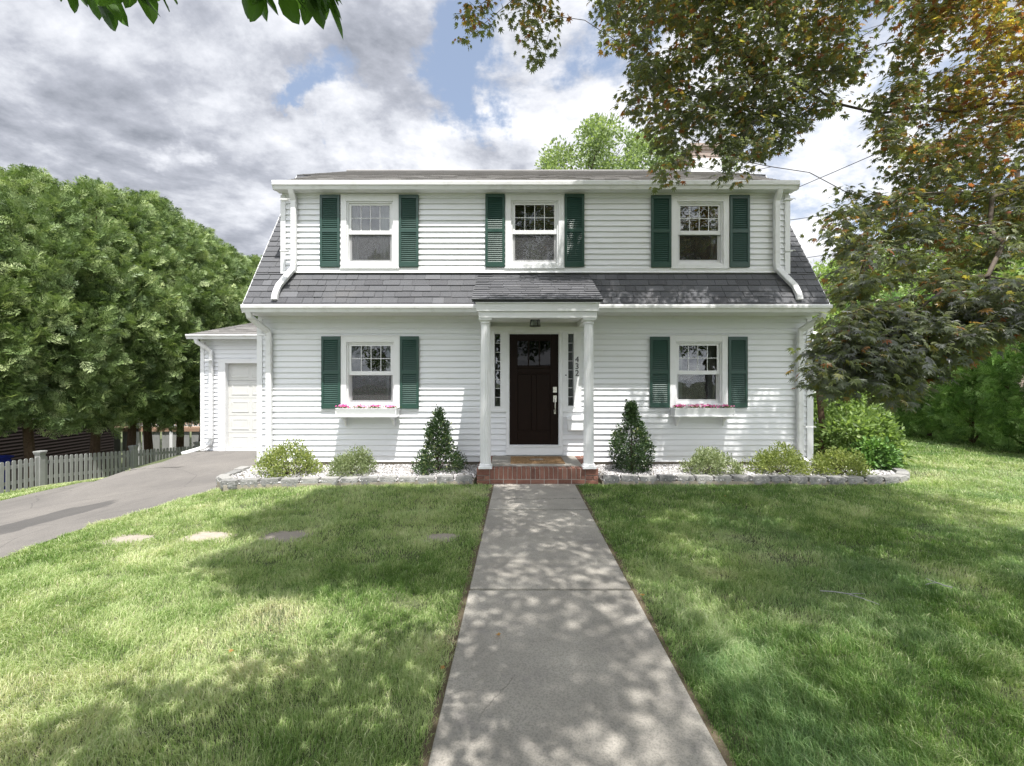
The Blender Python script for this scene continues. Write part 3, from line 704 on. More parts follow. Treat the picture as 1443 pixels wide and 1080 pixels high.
def inner(w_):
    x0, x1, z1, z0 = wx(w_[0]), wx(w_[1]), wz(w_[2]), wz(w_[3]); return (x0 + .10, x1 - .10, z0 + .06, z1 - .11)
outer = lambda w_: (wx(w_[0]), wx(w_[1]), wz(w_[3]), wz(w_[2]))
DOORC = (wx(713), wx(792.6), .255, wz(466))              # casing of the door
SIDES = [(wx(691), wx(712.8), wz(579), wz(466)), (wx(792.8), wx(819), wz(579), wz(466))]
low = [w_ for w_ in WIN if w_[8][0] == 'l']; up = [w_ for w_ in WIN if w_[8][0] == 'u']
mb = MB()
doorhole = (wx(718), wx(787), .44, wz(471)); slh = [(wx(697.3), wx(705), wz(573), wz(471)), (wx(800.5), wx(808), wz(572), wz(471))]
shell(mb, HX0, HX1, .13, 3.3, [inner(w_) for w_ in low] + [doorhole] + slh, HY, HY + .15)
shell(mb, -4.19, 5.04, 3.3, 5.10, [inner(w_) for w_ in up], HY, HY + .15)
clap(mb, HX0, HX1, .135, 2.80, [outer(w_) for w_ in low] + [DOORC] + SIDES, HY)
clap(mb, -4.19, 5.04, 3.62, 5.04, [outer(w_) for w_ in up], HY)
EX, RX, RZ = 25.8, 12.9, 7.526                            # mirror plane sum, ridge
def roofz(y):
    y = min(y, EX - y); return 2.95 + (y - 7.9) * 1.565 if y < 9.9 else 6.08 + (y - 9.9) * .482
def halfy(z):
    z = z + .12
    y = HY if z < roofz(HY) else (7.9 + (z - 2.95) / 1.565 if z < 6.08 else 9.9 + (z - 6.08) / .482)
    return (y + .02, EX - y - .02)
for X, sg in ((HX0, -1), (HX1, 1)):                      # gable walls
    prof = [(HY, .13), (EX - HY, .13), (EX - HY, roofz(HY) - .12), (EX - 9.9, 5.93), (RX, RZ - .15), (9.9, 5.93), (HY, roofz(HY) - .12)]
    mb.prism_x(prof, X - (.0 if sg < 0 else .15), X + (.15 if sg < 0 else 0))
    clap(mb, 0, 1, .135, RZ - .3, [], X, axis='y', sgn=sg, prof=halfy)
mb.box(HX0 + .15, HX1 - .15, EX - HY - .15, EX - HY, .13, 3.3)
for X in (-4.19, 5.04 - .06):                           # dormer cheeks
    mb.add([(X, HY + .15, 3.6), (X, HY + .15, 5.12), (X, 9.9, 6.02), (X + .06, HY + .15, 3.6), (X + .06, HY + .15, 5.12), (X + .06, 9.9, 6.02)], [(0, 1, 2), (5, 4, 3), (0, 3, 4, 1), (1, 4, 5, 2), (2, 5, 3, 0)])
part(mb, 'wall', M['siding'])
mb = MB(); mb.box(HX0 + .02, HX1 - .02, HY + .02, EX - HY, -.3, .13); part(mb, 'foundation', M['foundation'])
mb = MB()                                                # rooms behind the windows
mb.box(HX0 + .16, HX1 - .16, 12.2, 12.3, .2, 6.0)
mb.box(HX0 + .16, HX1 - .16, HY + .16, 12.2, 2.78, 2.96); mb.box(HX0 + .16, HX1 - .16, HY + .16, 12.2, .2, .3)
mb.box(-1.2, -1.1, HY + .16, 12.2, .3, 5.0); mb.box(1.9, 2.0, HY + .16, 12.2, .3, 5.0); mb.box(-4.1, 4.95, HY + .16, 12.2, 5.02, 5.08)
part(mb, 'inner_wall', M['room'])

# shingles: separate tabs, each course overlapping the one below
def shingles(mbx, P0, U, Vd, wu, lv, exp=.14, seed=0, thick=.007, wmin=.14, wmax=.34):
    """P0 lower-left corner, U along the eave, Vd up the slope"""
    rnd = random.Random(seed); U = Vector(U).normalized(); Vd = Vector(Vd).normalized(); N = U.cross(Vd).normalized(); P0 = Vector(P0)
    nrow = int(math.ceil(lv / exp))
    for r in range(nrow):
        v0 = r * exp; v1 = min(v0 + exp * 1.15, lv); u = 0
        while u < wu - .01:
            wd = min(rnd.uniform(wmin, wmax), wu - u)
            if wu - u - wd < .06: wd = wu - u
            mbx.ti = min(1, max(0, rnd.gauss(.5, .27))); h = thick * rnd.choice((.75, 1.0, 1.6)); g = .003; jj_ = rnd.uniform(-.004, .004)
            a, b = u + g, u + wd - g
            lo = [P0 + U * a + Vd * (v0 + jj_), P0 + U * b + Vd * (v0 + jj_), P0 + U * b + Vd * v1, P0 + U * a + Vd * v1]
            hi = [lo[0] + N * (h + .008), lo[1] + N * (h + .008), lo[2] + N * .002, lo[3] + N * .002]
            mbx.hexa(lo + hi); u += wd
def slab(mbx, x0, x1, prof, th=.1):     # roof board under the shingles, prof lower and upper (y,z)
    (ya, za), (yb, zb) = prof; mbx.prism_x([(ya, za), (ya, za - th), (yb, zb - th), (yb, zb)], x0, x1)
RX0, RX1 = -4.67, 5.51
roof = MB()
for x0, x1, ya, yb in ((RX0, RX1, 7.9, 8.3), (RX0, -4.19, 8.3, 9.9), (5.04, RX1, 8.3, 9.9)):
    slab(roof, x0, x1, ((ya, roofz(ya)), (yb, roofz(yb))), .07)
    shingles(roof, (x0, ya, roofz(ya) + .004), (1, 0, 0), (0, 1, 1.565), x1 - x0, math.hypot(yb - ya, roofz(yb) - roofz(ya)) , seed=int(x1 * 10))
rf = part(roof, 'roof', M['shingle'])
roof = MB()
slab(roof, -4.26, 5.10, ((8.19, 5.165), (9.9, 6.08)), .07); slab(roof, RX0, RX1, ((9.9, 6.08), (RX, RZ)), .07)
shingles(roof, (-4.27, 8.17, 5.162), (1, 0, 0), (0, 1, .535), 9.38, 1.94, seed=3, wmin=.2, wmax=.4, thick=.004)
shingles(roof, (RX0 - .01, 9.9, 6.084), (1, 0, 0), (0, 1, .482), RX1 - RX0 + .02, 3.32, seed=4, wmin=.2, wmax=.4, thick=.004)
yb_ = EX
roof.prism_x([(RX, RZ), (RX, RZ - .07), (EX - 9.9, 6.01), (EX - 9.9, 6.08)], RX0, RX1); roof.prism_x([(EX - 9.9, 6.08), (EX - 9.9, 6.0), (EX - 7.9, 2.88), (EX - 7.9, 2.95)], RX0, RX1)
roof.ti = .6; roof.tube([(RX0 - .01, RX, RZ + .01), (RX1 + .01, RX, RZ + .01)], .05, 6)
part(roof, 'roof', M['shingle2'])
mb = MB()                                                # white rakes and soffits
for x in (RX0 - .022, RX1):
    for pa, pb in (((7.9, 2.95), (9.9, 6.08)), ((9.9, 6.08), (RX, RZ)), ((RX, RZ), (EX - 9.9, 6.08)), ((EX - 9.9, 6.08), (EX - 7.9, 2.95))):
        slab(mb, x, x + .022, ((pa[0], pa[1] - .012), (pb[0], pb[1] - .012)), .15)
mb.box(HX0 - .03, HX1 + .03, 7.90, HY - .02, 2.786, 2.800); mb.box(HX0 - .03, HX1 + .03, 7.88, 7.9, 2.79, 2.94)
mb.box(HX0, HX1, HY - .028, HY, 2.735, 2.786)
mb.box(-4.24, 5.09, 8.175, 8.195, 5.02, 5.15); mb.box(-4.24, 5.09, 8.195, HY - .004, 5.02, 5.034); mb.box(-4.19, 5.04, HY - .026, HY - .002, 4.985, 5.02)
part(mb, 'fascia_board', M['trim'], bevel=.003)
mb = MB()                                                # corner boards and the base band of the dormer
for x0, x1, z0, z1 in ((HX0 - .02, HX0 + .075, .12, 2.735), (HX1 - .095, HX1 + .02, .12, 2.735), (-4.21, -4.12, 3.55, 4.985), (4.965, 5.06, 3.55, 4.985)):
    mb.box(x0, x1, HY - .032, HY + .09, z0, z1)
mb.box(-4.10, 4.95, HY - .030, HY - .001, 3.585, 3.655); mb.prism_x([(HY - .031, 3.60), (HY - .055, 3.575), (HY - .055, 3.57), (HY, 3.56), (HY, 3.60)], -4.12, 4.96)
part(mb, 'corner_board', M['trim'], bevel=.004)
def gutter(x0, x1, yf, z0, z1, name='gutter', par=house):
    d = .115; p = [(yf + d, z0), (yf + d, z1), (yf + d - .004, z1), (yf + d - .006, z0 + .008), (yf + .045, z0 + .008), (yf + .03, z0 + .06), (yf + .008, z0 + .075), (yf + .008, z1 - .012), (yf + .014, z1), (yf, z1 + .002), (yf - .004, z1 - .02), (yf, z0 + .07), (yf + .022, z0 + .052), (yf + .038, z0)]
    m_ = MB(); m_.prism_x(p, x0, x1)
    for x in (x0, x1 - .004): m_.prism_x([(yf, z1), (yf, z0 + .07), (yf + .038, z0), (yf + d, z0), (yf + d, z1)], x - .001, x + .005)
    for q in np.arange(x0 + .5, x1 - .2, .62): m_.tube([(q, yf + .01, z1 - .006), (q, yf + d, z1 - .006)], .004, 5)
    return part(m_, name, M['gutter'], par)
gutter(HX0 - .03, -.61, 7.79, 2.79, 2.915); gutter(1.40, HX1 + .03, 7.79, 2.79, 2.915); gutter(-4.26, 5.105, 8.06, 5.02, 5.165)
def downspout(pts, bands=(), par=house, wd=.098, dp=.075):
    m_ = MB(); m_.rtube(pts, wd, dp)
    for x, z in bands:
        y = min(p[1] for p in pts[-3:]); m_.box(x - .065, x + .065, y - .042, y + .035, z - .012, z + .012)
        m_.tube([(x + .06, y - .02, z), (x + .085, y - .05, z + .006), (x + .11, y - .045, z - .004)], .006, 5)
    return part(m_, 'downspout', M['gutter'], par)
yd = HY - .075
dx = wx(414, yd); downspout([(dx, 8.12, 5.05), (dx, 8.15, 4.98), (dx, yd, 4.86), (dx, yd, 3.72), (dx - .01, yd - .01, 3.63), (dx - .17, 8.02, 3.28), (dx - .18, 7.93, 3.12), (dx - .18, 7.90, 3.02)], ((dx, 4.75), (dx, 3.86)))
dx = wx(1094.5, yd); downspout([(dx, 8.12, 5.05), (dx, 8.15, 4.98), (dx, yd, 4.86), (dx, yd, 3.72), (dx + .01, yd - .01, 3.63), (dx + .20, 8.02, 3.28), (dx + .21, 7.93, 3.12), (dx + .21, 7.90, 3.02)], ((dx, 4.75), (dx, 3.86)))
dx = wx(379, yd); downspout([(dx - .16, 7.86, 2.81), (dx - .16, 7.90, 2.72), (dx - .08, 8.05, 2.60), (dx, yd - .02, 2.50), (dx, yd, 2.40), (dx, yd, .30), (dx, yd - .01, .22), (dx, 8.0, .15)], ((dx, 2.42), (dx, .55)))
dx = wx(1127.5, yd); downspout([(dx + .18, 7.86, 2.81), (dx + .18, 7.90, 2.72), (dx + .12, 8.05, 2.64), (dx, yd - .02, 2.52), (dx, yd, 2.40), (dx, yd, .30), (dx, yd - .01, .22), (dx, 8.0, .15)], ((dx, 2.42), (dx, .80)))

# windows
WNAME = {'ul': 'upper left', 'um': 'upper middle', 'ur': 'upper right', 'll': 'lower left', 'lr': 'lower right'}
def cloth(x0, x1, z0, z1, y, seed, amp=.025):
    m_ = MB(); n = max(8, int((x1 - x0) / .012)); vs = []; r = random.Random(seed); f = r.uniform(38, 52)
    for i in range(n + 1):
        x = x0 + (x1 - x0) * i / n; d = amp * math.sin(f * x + 1.3 * math.sin(9 * x)); vs += [(x, y + d, z0), (x, y + d * .8, z1)]
    m_.add(vs, [(2 * i, 2 * i + 2, 2 * i + 3, 2 * i + 1) for i in range(n)]); return m_
for w_ in WIN:
    x0, x1, z0, z1 = outer(w_); k = w_[8]; c = MB(); yf = HY - .036
    fx0, fx1, fz1, fz0 = x0 + .105, x1 - .105, z1 - .112, z0 + .062
    c.box(x0, fx0, yf, HY + .01, z0, z1); c.box(fx1, x1, yf, HY + .01, z0, z1); c.box(fx0, fx1, yf, HY + .01, fz1, z1); c.box(fx0, fx1, yf, HY + .01, z0, fz0)
    c.box(x0 - .012, x1 + .012, yf - .012, HY - .02, z1 + .001, z1 + .016); c.box(x0 - .01, x1 + .01, yf - .014, HY - .02, z0 - .02, z0 - .001)
    t = .028
    for a in (fx0, fx1 - t): c.box(a + .0005, a + t - .0005, HY - .012, HY + .11, fz0, fz1)
    c.box(fx0 + t, fx1 - t, HY - .012, HY + .11, fz1 - t, fz1 - .0005); c.box(fx0 + t, fx1 - t, HY - .016, HY + .11, fz0 + .0005, fz0 + t)
    win = part(c, 'window', M['trim'], bevel=.003)
    gx0, gx1 = fx0 + .075, fx1 - .075; gt, gb = fz1 - .066, fz0 + .098; mid = (gt + gb) / 2; hr = .036
    s1 = MB(); y0, y1 = HY + .012, HY + .042                   # upper sash, outside
    s1.box(fx0 + t, gx0, y0, y1, mid - hr, fz1 - t); s1.box(gx1, fx1 - t, y0, y1, mid - hr, fz1 - t); s1.box(gx0, gx1, y0, y1, gt, fz1 - t); s1.box(gx0, gx1, y0 - .004, y1, mid - hr, mid + hr)
    for q in (1, 2, 3):
        xx = gx0 + (gx1 - gx0) * q / 4; s1.box(xx - .006, xx + .006, y0 + .004, y1 - .004, mid + hr, gt)
    zz = (mid + hr + gt) / 2; s1.box(gx0, gx1, y0 + .0055, y1 - .0055, zz - .006, zz + .006)
    part(s1, 'sash', M['trim'], win, bevel=.002)
    s2 = MB(); y2, y3 = HY + .048, HY + .078
    s2.box(fx0 + t, gx0, y2, y3, fz0 + t, mid + hr - .004); s2.box(gx1, fx1 - t, y2, y3, fz0 + t, mid + hr - .004); s2.box(gx0, gx1, y2, y3, fz0 + t, gb); s2.box(gx0, gx1, y2, y3, mid - hr, mid + hr - .004)
    part(s2, 'sash', M['trim'], win, bevel=.002)
    g = MB(); g.box(gx0 - .004, gx1 + .004, y0 + .012, y0 + .016, mid, gt + .004); part(g, 'glass', M['glass'], win)
    g = MB(); g.box(gx0 - .004, gx1 + .004, y2 + .012, y2 + .016, gb - .004, mid); part(g, 'glass', M['glass'], win)
    g = MB(); g.add([(gx0 - .03, HY + .030, gb - .03), (gx1 + .03, HY + .030, gb - .03), (gx1 + .03, HY + .030, mid - hr + .004), (gx0 - .03, HY + .030, mid - hr + .004)], [(0, 1, 2, 3)]); part(g, 'screen', M['screen2' if k in ('ur', 'lr') else 'screen'], win)
    yc = HY + .20
    if k == 'um':
        b = MB()
        for z in np.arange(fz0, fz1, .036): b.add([(gx0 - .03, yc, z), (gx1 + .03, yc, z), (gx1 + .03, yc + .018, z + .034), (gx0 - .03, yc + .018, z + .034)], [(0, 1, 2, 3)])
        part(b, 'blind', M['blind'], win)
    elif k == 'ul':
        part(cloth(gx1 - .22, gx1 + .06, fz0, fz1, yc, 2), 'curtain', M['curtain'], win); part(cloth(gx0 - .06, gx0 + .07, fz0, fz1, yc, 3), 'curtain', M['curtain'], win)
    elif k == 'ur':
        part(cloth(gx1 - .06, gx1 + .06, fz0, fz1, yc, 4), 'curtain', M['curtain'], win)
        b = MB()
        for z in np.arange(mid + .02, fz1, .036): b.add([(gx0 - .03, yc + .02, z), (gx1 + .03, yc + .02, z), (gx1 + .03, yc + .04, z + .03), (gx0 - .03, yc + .04, z + .03)], [(0, 1, 2, 3)])
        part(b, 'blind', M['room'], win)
        b = MB(); b.lathe(((gx0 + gx1) / 2 + .04, HY + .14, fz0 + .07), [(.02, 0), (.05, .005), (.055, .05), (.03, .08), (.028, .1)], 12); part(b, 'vase', M['curtain'], win, smooth=True)
    elif k == 'll':
        part(cloth(gx1 - .13, gx1 + .06, fz0, fz1, yc, 5), 'curtain', M['curtain'], win)
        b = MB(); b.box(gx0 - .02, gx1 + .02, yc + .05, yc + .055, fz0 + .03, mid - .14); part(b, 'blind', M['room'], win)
    else:
        part(cloth(gx0 - .06, gx0 + .12, fz0, fz1, yc, 6), 'curtain', M['curtain'], win); part(cloth(gx1 - .10, gx1 + .06, fz0, fz1, yc, 7), 'curtain', M['curtain'], win)
    for sx0, sx1 in (w_[4], w_[5]):                        # shutters
        a, b_, za, zb = wx(sx0) + .002, wx(sx1) - .002, wz(w_[7]), wz(w_[6]); s = MB(); ya, yb = HY - .052, HY - .022; st = .042
        s.box(a, a + st, ya, yb, za, zb); s.box(b_ - st, b_, ya, yb, za, zb)
        zm = za + (zb - za) * .50
        rails = [(za, za + .085), (zm - .03, zm + .03), (zb - .065, zb)]
        for r0, r1 in rails: s.box(a + st, b_ - st, ya + .001, yb, r0, r1)
        s.box(a + st, b_ - st, yb - .006, yb - .001, za + .085, zb - .065)
        for (lo, hi) in ((rails[0][1], rails[1][0]), (rails[1][1], rails[2][0])):
            n = 15; p_ = (hi - lo) / n
            for q in range(n):
                z = lo + q * p_; s.hexa([(a + st, ya + .006, z + .002), (b_ - st, ya + .006, z + .002), (b_ - st, yb - .006, z + p_ * .92), (a + st, yb - .006, z + p_ * .92), (a + st, ya + .006, z + .009), (b_ - st, ya + .006, z + .009), (b_ - st, yb - .006, z + p_ * .92 + .005), (a + st, yb - .006, z + p_ * .92 + .005)])
        part(s, 'shutter', M['shutter'], bevel=.0015)

# window boxes and their flowers
petal_v = [(0, 0, 0)] + [(math.cos(a) * r, math.sin(a) * r, .25 if i % 2 == 0 else .15) for i, (a, r) in enumerate([(2 * math.pi * i / 10, 1 if i % 2 == 0 else .62) for i in range(10)])]
petal_f = [(0, 1 + i, 1 + (i + 1) % 10) for i in range(10)]
leaf_v = [(0, 0, 0), (.28, .3, .06), (.24, .7, .04), (0, 1, -.06), (-.24, .7, .04), (-.28, .3, .06)]; leaf_f = [(0, 1, 2, 3), (0, 3, 4, 5)]
rng = np.random.default_rng(17)
for w_ in low:
    side = 'left' if w_[8] == 'll' else 'right'; x0, x1 = wx(w_[0]) + .0, wx(w_[1]) - .0; zt = wz(w_[3]) - .0 + (.035 if side == 'left' else .02); zb = zt - .135
    wb = empty('window_box', ((x0 + x1) / 2, HY - .15, zb)); tag(wb, f'white wooden window box with pink flowers under the lower {side} window', 'window box', 'window boxes under the lower windows')
    b = MB(); ya, yb = HY - .30, HY - .045
    b.hexa([(x0 + .01, ya + .03, zb), (x1 - .01, ya + .03, zb), (x1 - .01, yb, zb), (x0 + .01, yb, zb), (x0, ya, zt), (x1, ya, zt), (x1, ya + .018, zt), (x0, ya + .018, zt)])
    b.box(x0, x0 + .018, ya + .01, yb, zb, zt); b.box(x1 - .018, x1, ya + .01, yb, zb, zt); b.box(x0, x1, yb - .018, yb, zb, zt + .02); b.box(x0 - .015, x1 + .015, ya - .005, yb, zb - .022, zb)
    part(b, 'planter', M['trim'], wb, bevel=.003)
    b = MB(); b.box(x0 + .02, x1 - .02, ya + .03, yb - .02, zt - .05, zt - .03); part(b, 'potting_soil', M['bark'], wb)
    for xb in (x0 + .09, x1 - .12):
        b = MB(); zq = zb - .023
        prof = [(HY - .05, zq), (HY - .26, zq), (HY - .26, zq - .03), (HY - .20, zq - .045), (HY - .13, zq - .07), (HY - .10, zq - .12), (HY - .075, zq - .17), (HY - .04, zq - .18), (HY - .04, zq)]
        b.prism_x(prof[::-1], xb, xb + .035); part(b, 'bracket', M['trim'], wb, bevel=.003)
    for q in range(4):
        cx = x0 + .12 + q * (x1 - x0 - .24) / 3; n = 42; r = rng.normal(0, 1, (n, 3)) * np.array([.055, .04, .010]) + np.array([cx, HY - .19, zt + .035])
        dirs = nrm(rng.normal(0, .5, (n, 3)) + np.array([0, -.7, .8]))
        up_ = np.cross(dirs, rng.normal(size=(n, 3)))
        me = scatter('petunia', petal_v, petal_f, r, frames(up_, dirs), rng.uniform(.014, .024, n), np.clip(rng.normal((.25, .6, .35, .5)[q], .2, n), 0, 1))
        fl = empty('petunia', (cx, HY - .18, zt - .03))
        tag(fl, f"pink petunia clump, {('first', 'second', 'third', 'fourth')[q]} from the left in the {side} window box", 'flowers', 'petunias in the window boxes')
        link('blossom', me, M['flower'], fl)
        n = 90; r = rng.normal(0, 1, (n, 3)) * np.array([.06, .045, .012]) + np.array([cx, HY - .18, zt + .005]); dirs = nrm(rng.normal(0, .7, (n, 3)) + np.array([0, -.3, .5]))
        link('foliage', scatter('foliage', leaf_v, leaf_f, r, frames(dirs, rng.normal(size=(n, 3))), rng.uniform(.02, .038, n), rng.random(n)), M['flowerleaf'], fl)

# front door and sidelights
dw = MB(); x0, x1, z0, z1 = doorhole; cx0, cx1, cz0, cz1 = DOORC; yf = HY - .036
dw.box(cx0, x0 - .012, yf, HY + .10, .30, cz1); dw.box(x1 + .012, cx1, yf, HY + .10, .30, cz1); dw.box(x0 - .012, x1 + .012, yf, HY + .10, z1 + .012, cz1)
dw.box(cx0 - .0, cx1 + .0, yf - .016, yf + .1, .262, .405); dw.box(x0 - .012, x1 + .012, yf - .026, HY + .1, .407, z0 - .005); dw.box(cx0 - .01, cx1 + .01, yf - .015, yf, cz1 + .001, cz1 + .02)
part(dw, 'door_frame', M['trim'], bevel=.004)
db = MB(); ya, yb = HY + .015, HY + .06; gx0, gx1, gz0, gz1 = wx(729.5), wx(775.7), wz(515), wz(480.5)
st = .115
db.box(x0, gx0, ya, yb, z0, z1); db.box(gx1, x1, ya, yb, z0, z1); db.box(gx0, gx1, ya, yb, gz1, z1); db.box(gx0, gx1, ya, yb, gz0 - .14, gz0)
pz0, pz1 = wz(608), wz(528); db.box(gx0, gx1, ya, yb, z0, pz0); mx_ = (gx0 + gx1) / 2
db.box(mx_ - .045, mx_ + .045, ya, yb, pz0, pz1); db.box(gx0, mx_ - .045, ya + .016, yb - .01, pz0, pz1 + .05); db.box(mx_ + .045, gx1, ya + .016, yb - .01, pz0, pz1 + .05); db.box(gx0, gx1, ya, yb, pz1 + .0005, gz0 - .1405)
db.box(gx0 - .01, gx1 + .01, ya - .02, ya - .0005, gz0 - .055, gz0 - .028)
for q in (1, 2): xx = gx0 + (gx1 - gx0) * q / 3; db.box(xx - .011, xx + .011, ya + .006, yb - .006, gz0, gz1)
door = part(db, 'front_door', M['door'], bevel=.006)
g = MB(); g.box(gx0, gx1, ya + .02, ya + .025, gz0, gz1); part(g, 'glass', M['doorglass'], door)
g = MB(); hx = wx(782); g.box(hx - .035, hx + .035, ya - .022, ya - .0006, wz(553.5), wz(545.5)); g.lathe((hx, ya - .02, wz(549.5)), [(.02, -.001), (.02, .002)], 10); part(g, 'deadbolt', M['steel'], door, bevel=.004)
g = MB(); g.box(hx - .032, hx + .032, ya - .016, ya - .0006, wz(567), wz(557.5)); g.tube([(hx, ya - .01, wz(563)), (hx, ya - .055, wz(562)), (hx, ya - .075, wz(567)), (hx, ya - .075, wz(575)), (hx, ya - .055, wz(580)), (hx, ya - .005, wz(581))], .012, 8); g.box(hx - .018, hx + .018, ya - .012, ya - .0006, wz(583.5), wz(577.5)); part(g, 'door_handle', M['steel'], door, bevel=.003)
for (sx0, sx1, sz0, sz1), (a, b_, c_, d_) in zip(SIDES, slh):
    p_ = MB(); yq = HY - .028; p_.box(sx0, a, yq, HY + .1, sz0, sz1); p_.box(b_, sx1, yq, HY + .1, sz0, sz1); p_.box(a, b_, yq, HY + .1, sz0, c_); p_.box(a, b_, yq, HY + .1, d_, sz1)
    p_.box(sx0 - .006, sx1 + .006, yq - .012, yq - .0005, sz0 - .02, sz0 - .0005)
    for q in (a - .02, b_ + .006): p_.box(q, q + .014, yq - .008, yq - .0006, c_ - .02, d_ + .02)
    for q in range(1, 8): zz = c_ + (d_ - c_) * q / 8; p_.box(a, b_, HY + .012, HY + .03, zz - .005, zz + .005)
    sd = part(p_, 'sidelight', M['trim'], bevel=.002)
    g = MB(); g.box(a, b_, HY + .034, HY + .038, c_, d_); part(g, 'glass', M['glass'], sd); g = MB(); g.box(a - .01, b_ + .01, HY + .16, HY + .165, c_, d_); part(g, 'curtain', M['frost'], sd)
fc = bpy.data.curves.new('digit', 'FONT')
for ch, py in (('4', 511), ('3', 520.5), ('2', 530)):
    fc = bpy.data.curves.new('digit', 'FONT'); fc.body = ch; fc.size = .150; fc.extrude = .004; fc.align_x = 'CENTER'
    fo = bpy.data.objects.new('digit', fc); me = bpy.data.meshes.new_from_object(fo); bpy.data.objects.remove(fo); me.name = 'house_number'
    me.transform(Matrix.Translation((wx(812.8), HY - .034, wz(py - .2))) @ Matrix.Rotation(R(90), 4, 'X')); me.materials.clear(); link('house_number', me, M['black'], house)
g = MB(); g.box(wx(795.7), wx(798.3), HY - .055, HY - .0365, wz(538), wz(526.5)); db_ = part(g, 'doorbell', M['trim'], bevel=.003)
g = MB(); g.lathe((wx(797), HY - .056, wz(529) - .011), [(.011, 0), (.011, .022)], 10); part(g, 'button', M['black'], db_)

# porch
pr = empty('porch_roof', (.39, 7.6, 2.6)); pr.parent = house; pr.matrix_parent_inverse = Matrix.Translation(house.location).inverted()
mb = MB(); PX0, PX1 = -.61, 1.39
mb.prism_x([(6.95, 2.84), (6.95, 2.815), (8.3, 3.44), (8.3, 3.54)], PX0, PX1); shingles(mb, (PX0 - .01, 6.93, 2.842), (1, 0, 0), (0, 1, .512), PX1 - PX0 + .02, 1.54, exp=.105, seed=9, wmin=.2, wmax=.32)
part(mb, 'porch_shingles', M['shingle'], pr)
mb = MB()
mb.box(-.545, 1.337, 6.975, 7.20, 2.677, 2.812); mb.box(-.512, 1.31, 7.0, 7.19, 2.58, 2.676); mb.box(-.56, 1.352, 6.955, 7.2, 2.797, 2.814)
for a, b_ in ((-.545, -.36), (1.152, 1.337)): mb.box(a, b_, 7.2, HY - .04, 2.676, 2.812); mb.box(a + .033, b_ - .033, 7.19, HY - .04, 2.58, 2.675)
for x in (-.53, 1.28): mb.add([(x, 7.0, 2.813), (x, HY - .02, 2.813), (x, HY - .02, 3.42), (x + .04, 7.0, 2.813), (x + .04, HY - .02, 2.813), (x + .04, HY - .02, 3.42)], [(0, 2, 1), (3, 4, 5), (0, 3, 5, 2), (1, 2, 5, 4), (0, 1, 4, 3)])
mb.box(-.36, 1.152, 7.2, HY - .04, 2.665, 2.69); mb.box(-.50, 1.29, HY - .045, HY - .018, 2.50, 2.60)
part(mb, 'porch_beam', M['trim'], pr, bevel=.004)
for x in (-.414, 1.198):
    c = MB(); c.lathe((x, 7.11, .285), [(.083, 0), (.081, .7), (.070, 2.22)], 32, .10)
    c.box(x - .105, x + .105, 7.005, 7.215, .2505, .285); c.lathe((x, 7.11, .285), [(.1, 0), (.1, .02), (.088, .035)], 24); c.lathe((x, 7.11, 2.49), [(.073, 0), (.082, .01), (.082, .02), (.074, .03), (.09, .06)], 24); c.box(x - .1, x + .1, 7.012, 7.208, 2.55, 2.579)
    part(c, 'porch_column', M['trim'])
# brick landing
land = MB(); bx0, bx1 = -.545, 1.335; rnd = random.Random(4)
def br_(x0, x1, y0, y1, z0, z1): land.ti = min(1, max(0, rnd.gauss(.45, .25))); j = rnd.uniform(-.002, .002); land.box(x0, x1, y0 + j, y1 + j, z0, z1 + j)
n = 21; sx0, sx1 = bx0 + .20, bx1 - .20; st = (sx1 - sx0) / n
for i in range(n): br_(sx0 + i * st + .005, sx0 + (i + 1) * st - .005, 7.045, 7.235, .088, .250)
k = 7; st = (sx1 - sx0) / k
for i in range(k): br_(sx0 + i * st + .005, sx0 + (i + 1) * st - .005, 7.050, 7.14, .012, .078)
for a in (bx0, bx1 - .195):
    br_(a, a + .195, 7.035, 7.13, .148, .2475); br_(a, a + .195, 7.035, 7.13, .012, .068); br_(a, a + .11, 7.035, 7.13, .078, .138); br_(a + .12, a + .195, 7.035, 7.13, .078, .138); br_(a, a + .195, 7.14, 7.23, .148, .2475)
for sx in (bx0, bx1 - .195):
    for q in range(11): y = 7.24 + q * .094; br_(sx, sx + .095, y, y + .086, .15, .2475); br_(sx + .103, sx + .195, y, y + .086, .15, .2475)
    for q in range(5):
        y = 7.24 + q * .2; xx = sx if sx < 0 else sx + .095; br_(xx, xx + .1, y, y + .19, .075, .14)
lo_ = part(land, 'brick_landing', M['brick'], bevel=.004)
mo = MB(); mo.box(bx0 + .006, bx1 - .006, 7.054, 8.275, -.02, .241); part(mo, 'mortar', M['mortar'], lo_)
mo = MB(); mo.box(bx0 + .20, bx1 - .20, 7.24, 8.28, .2, .2485); part(mo, 'concrete_pad', M['concrete'], lo_)
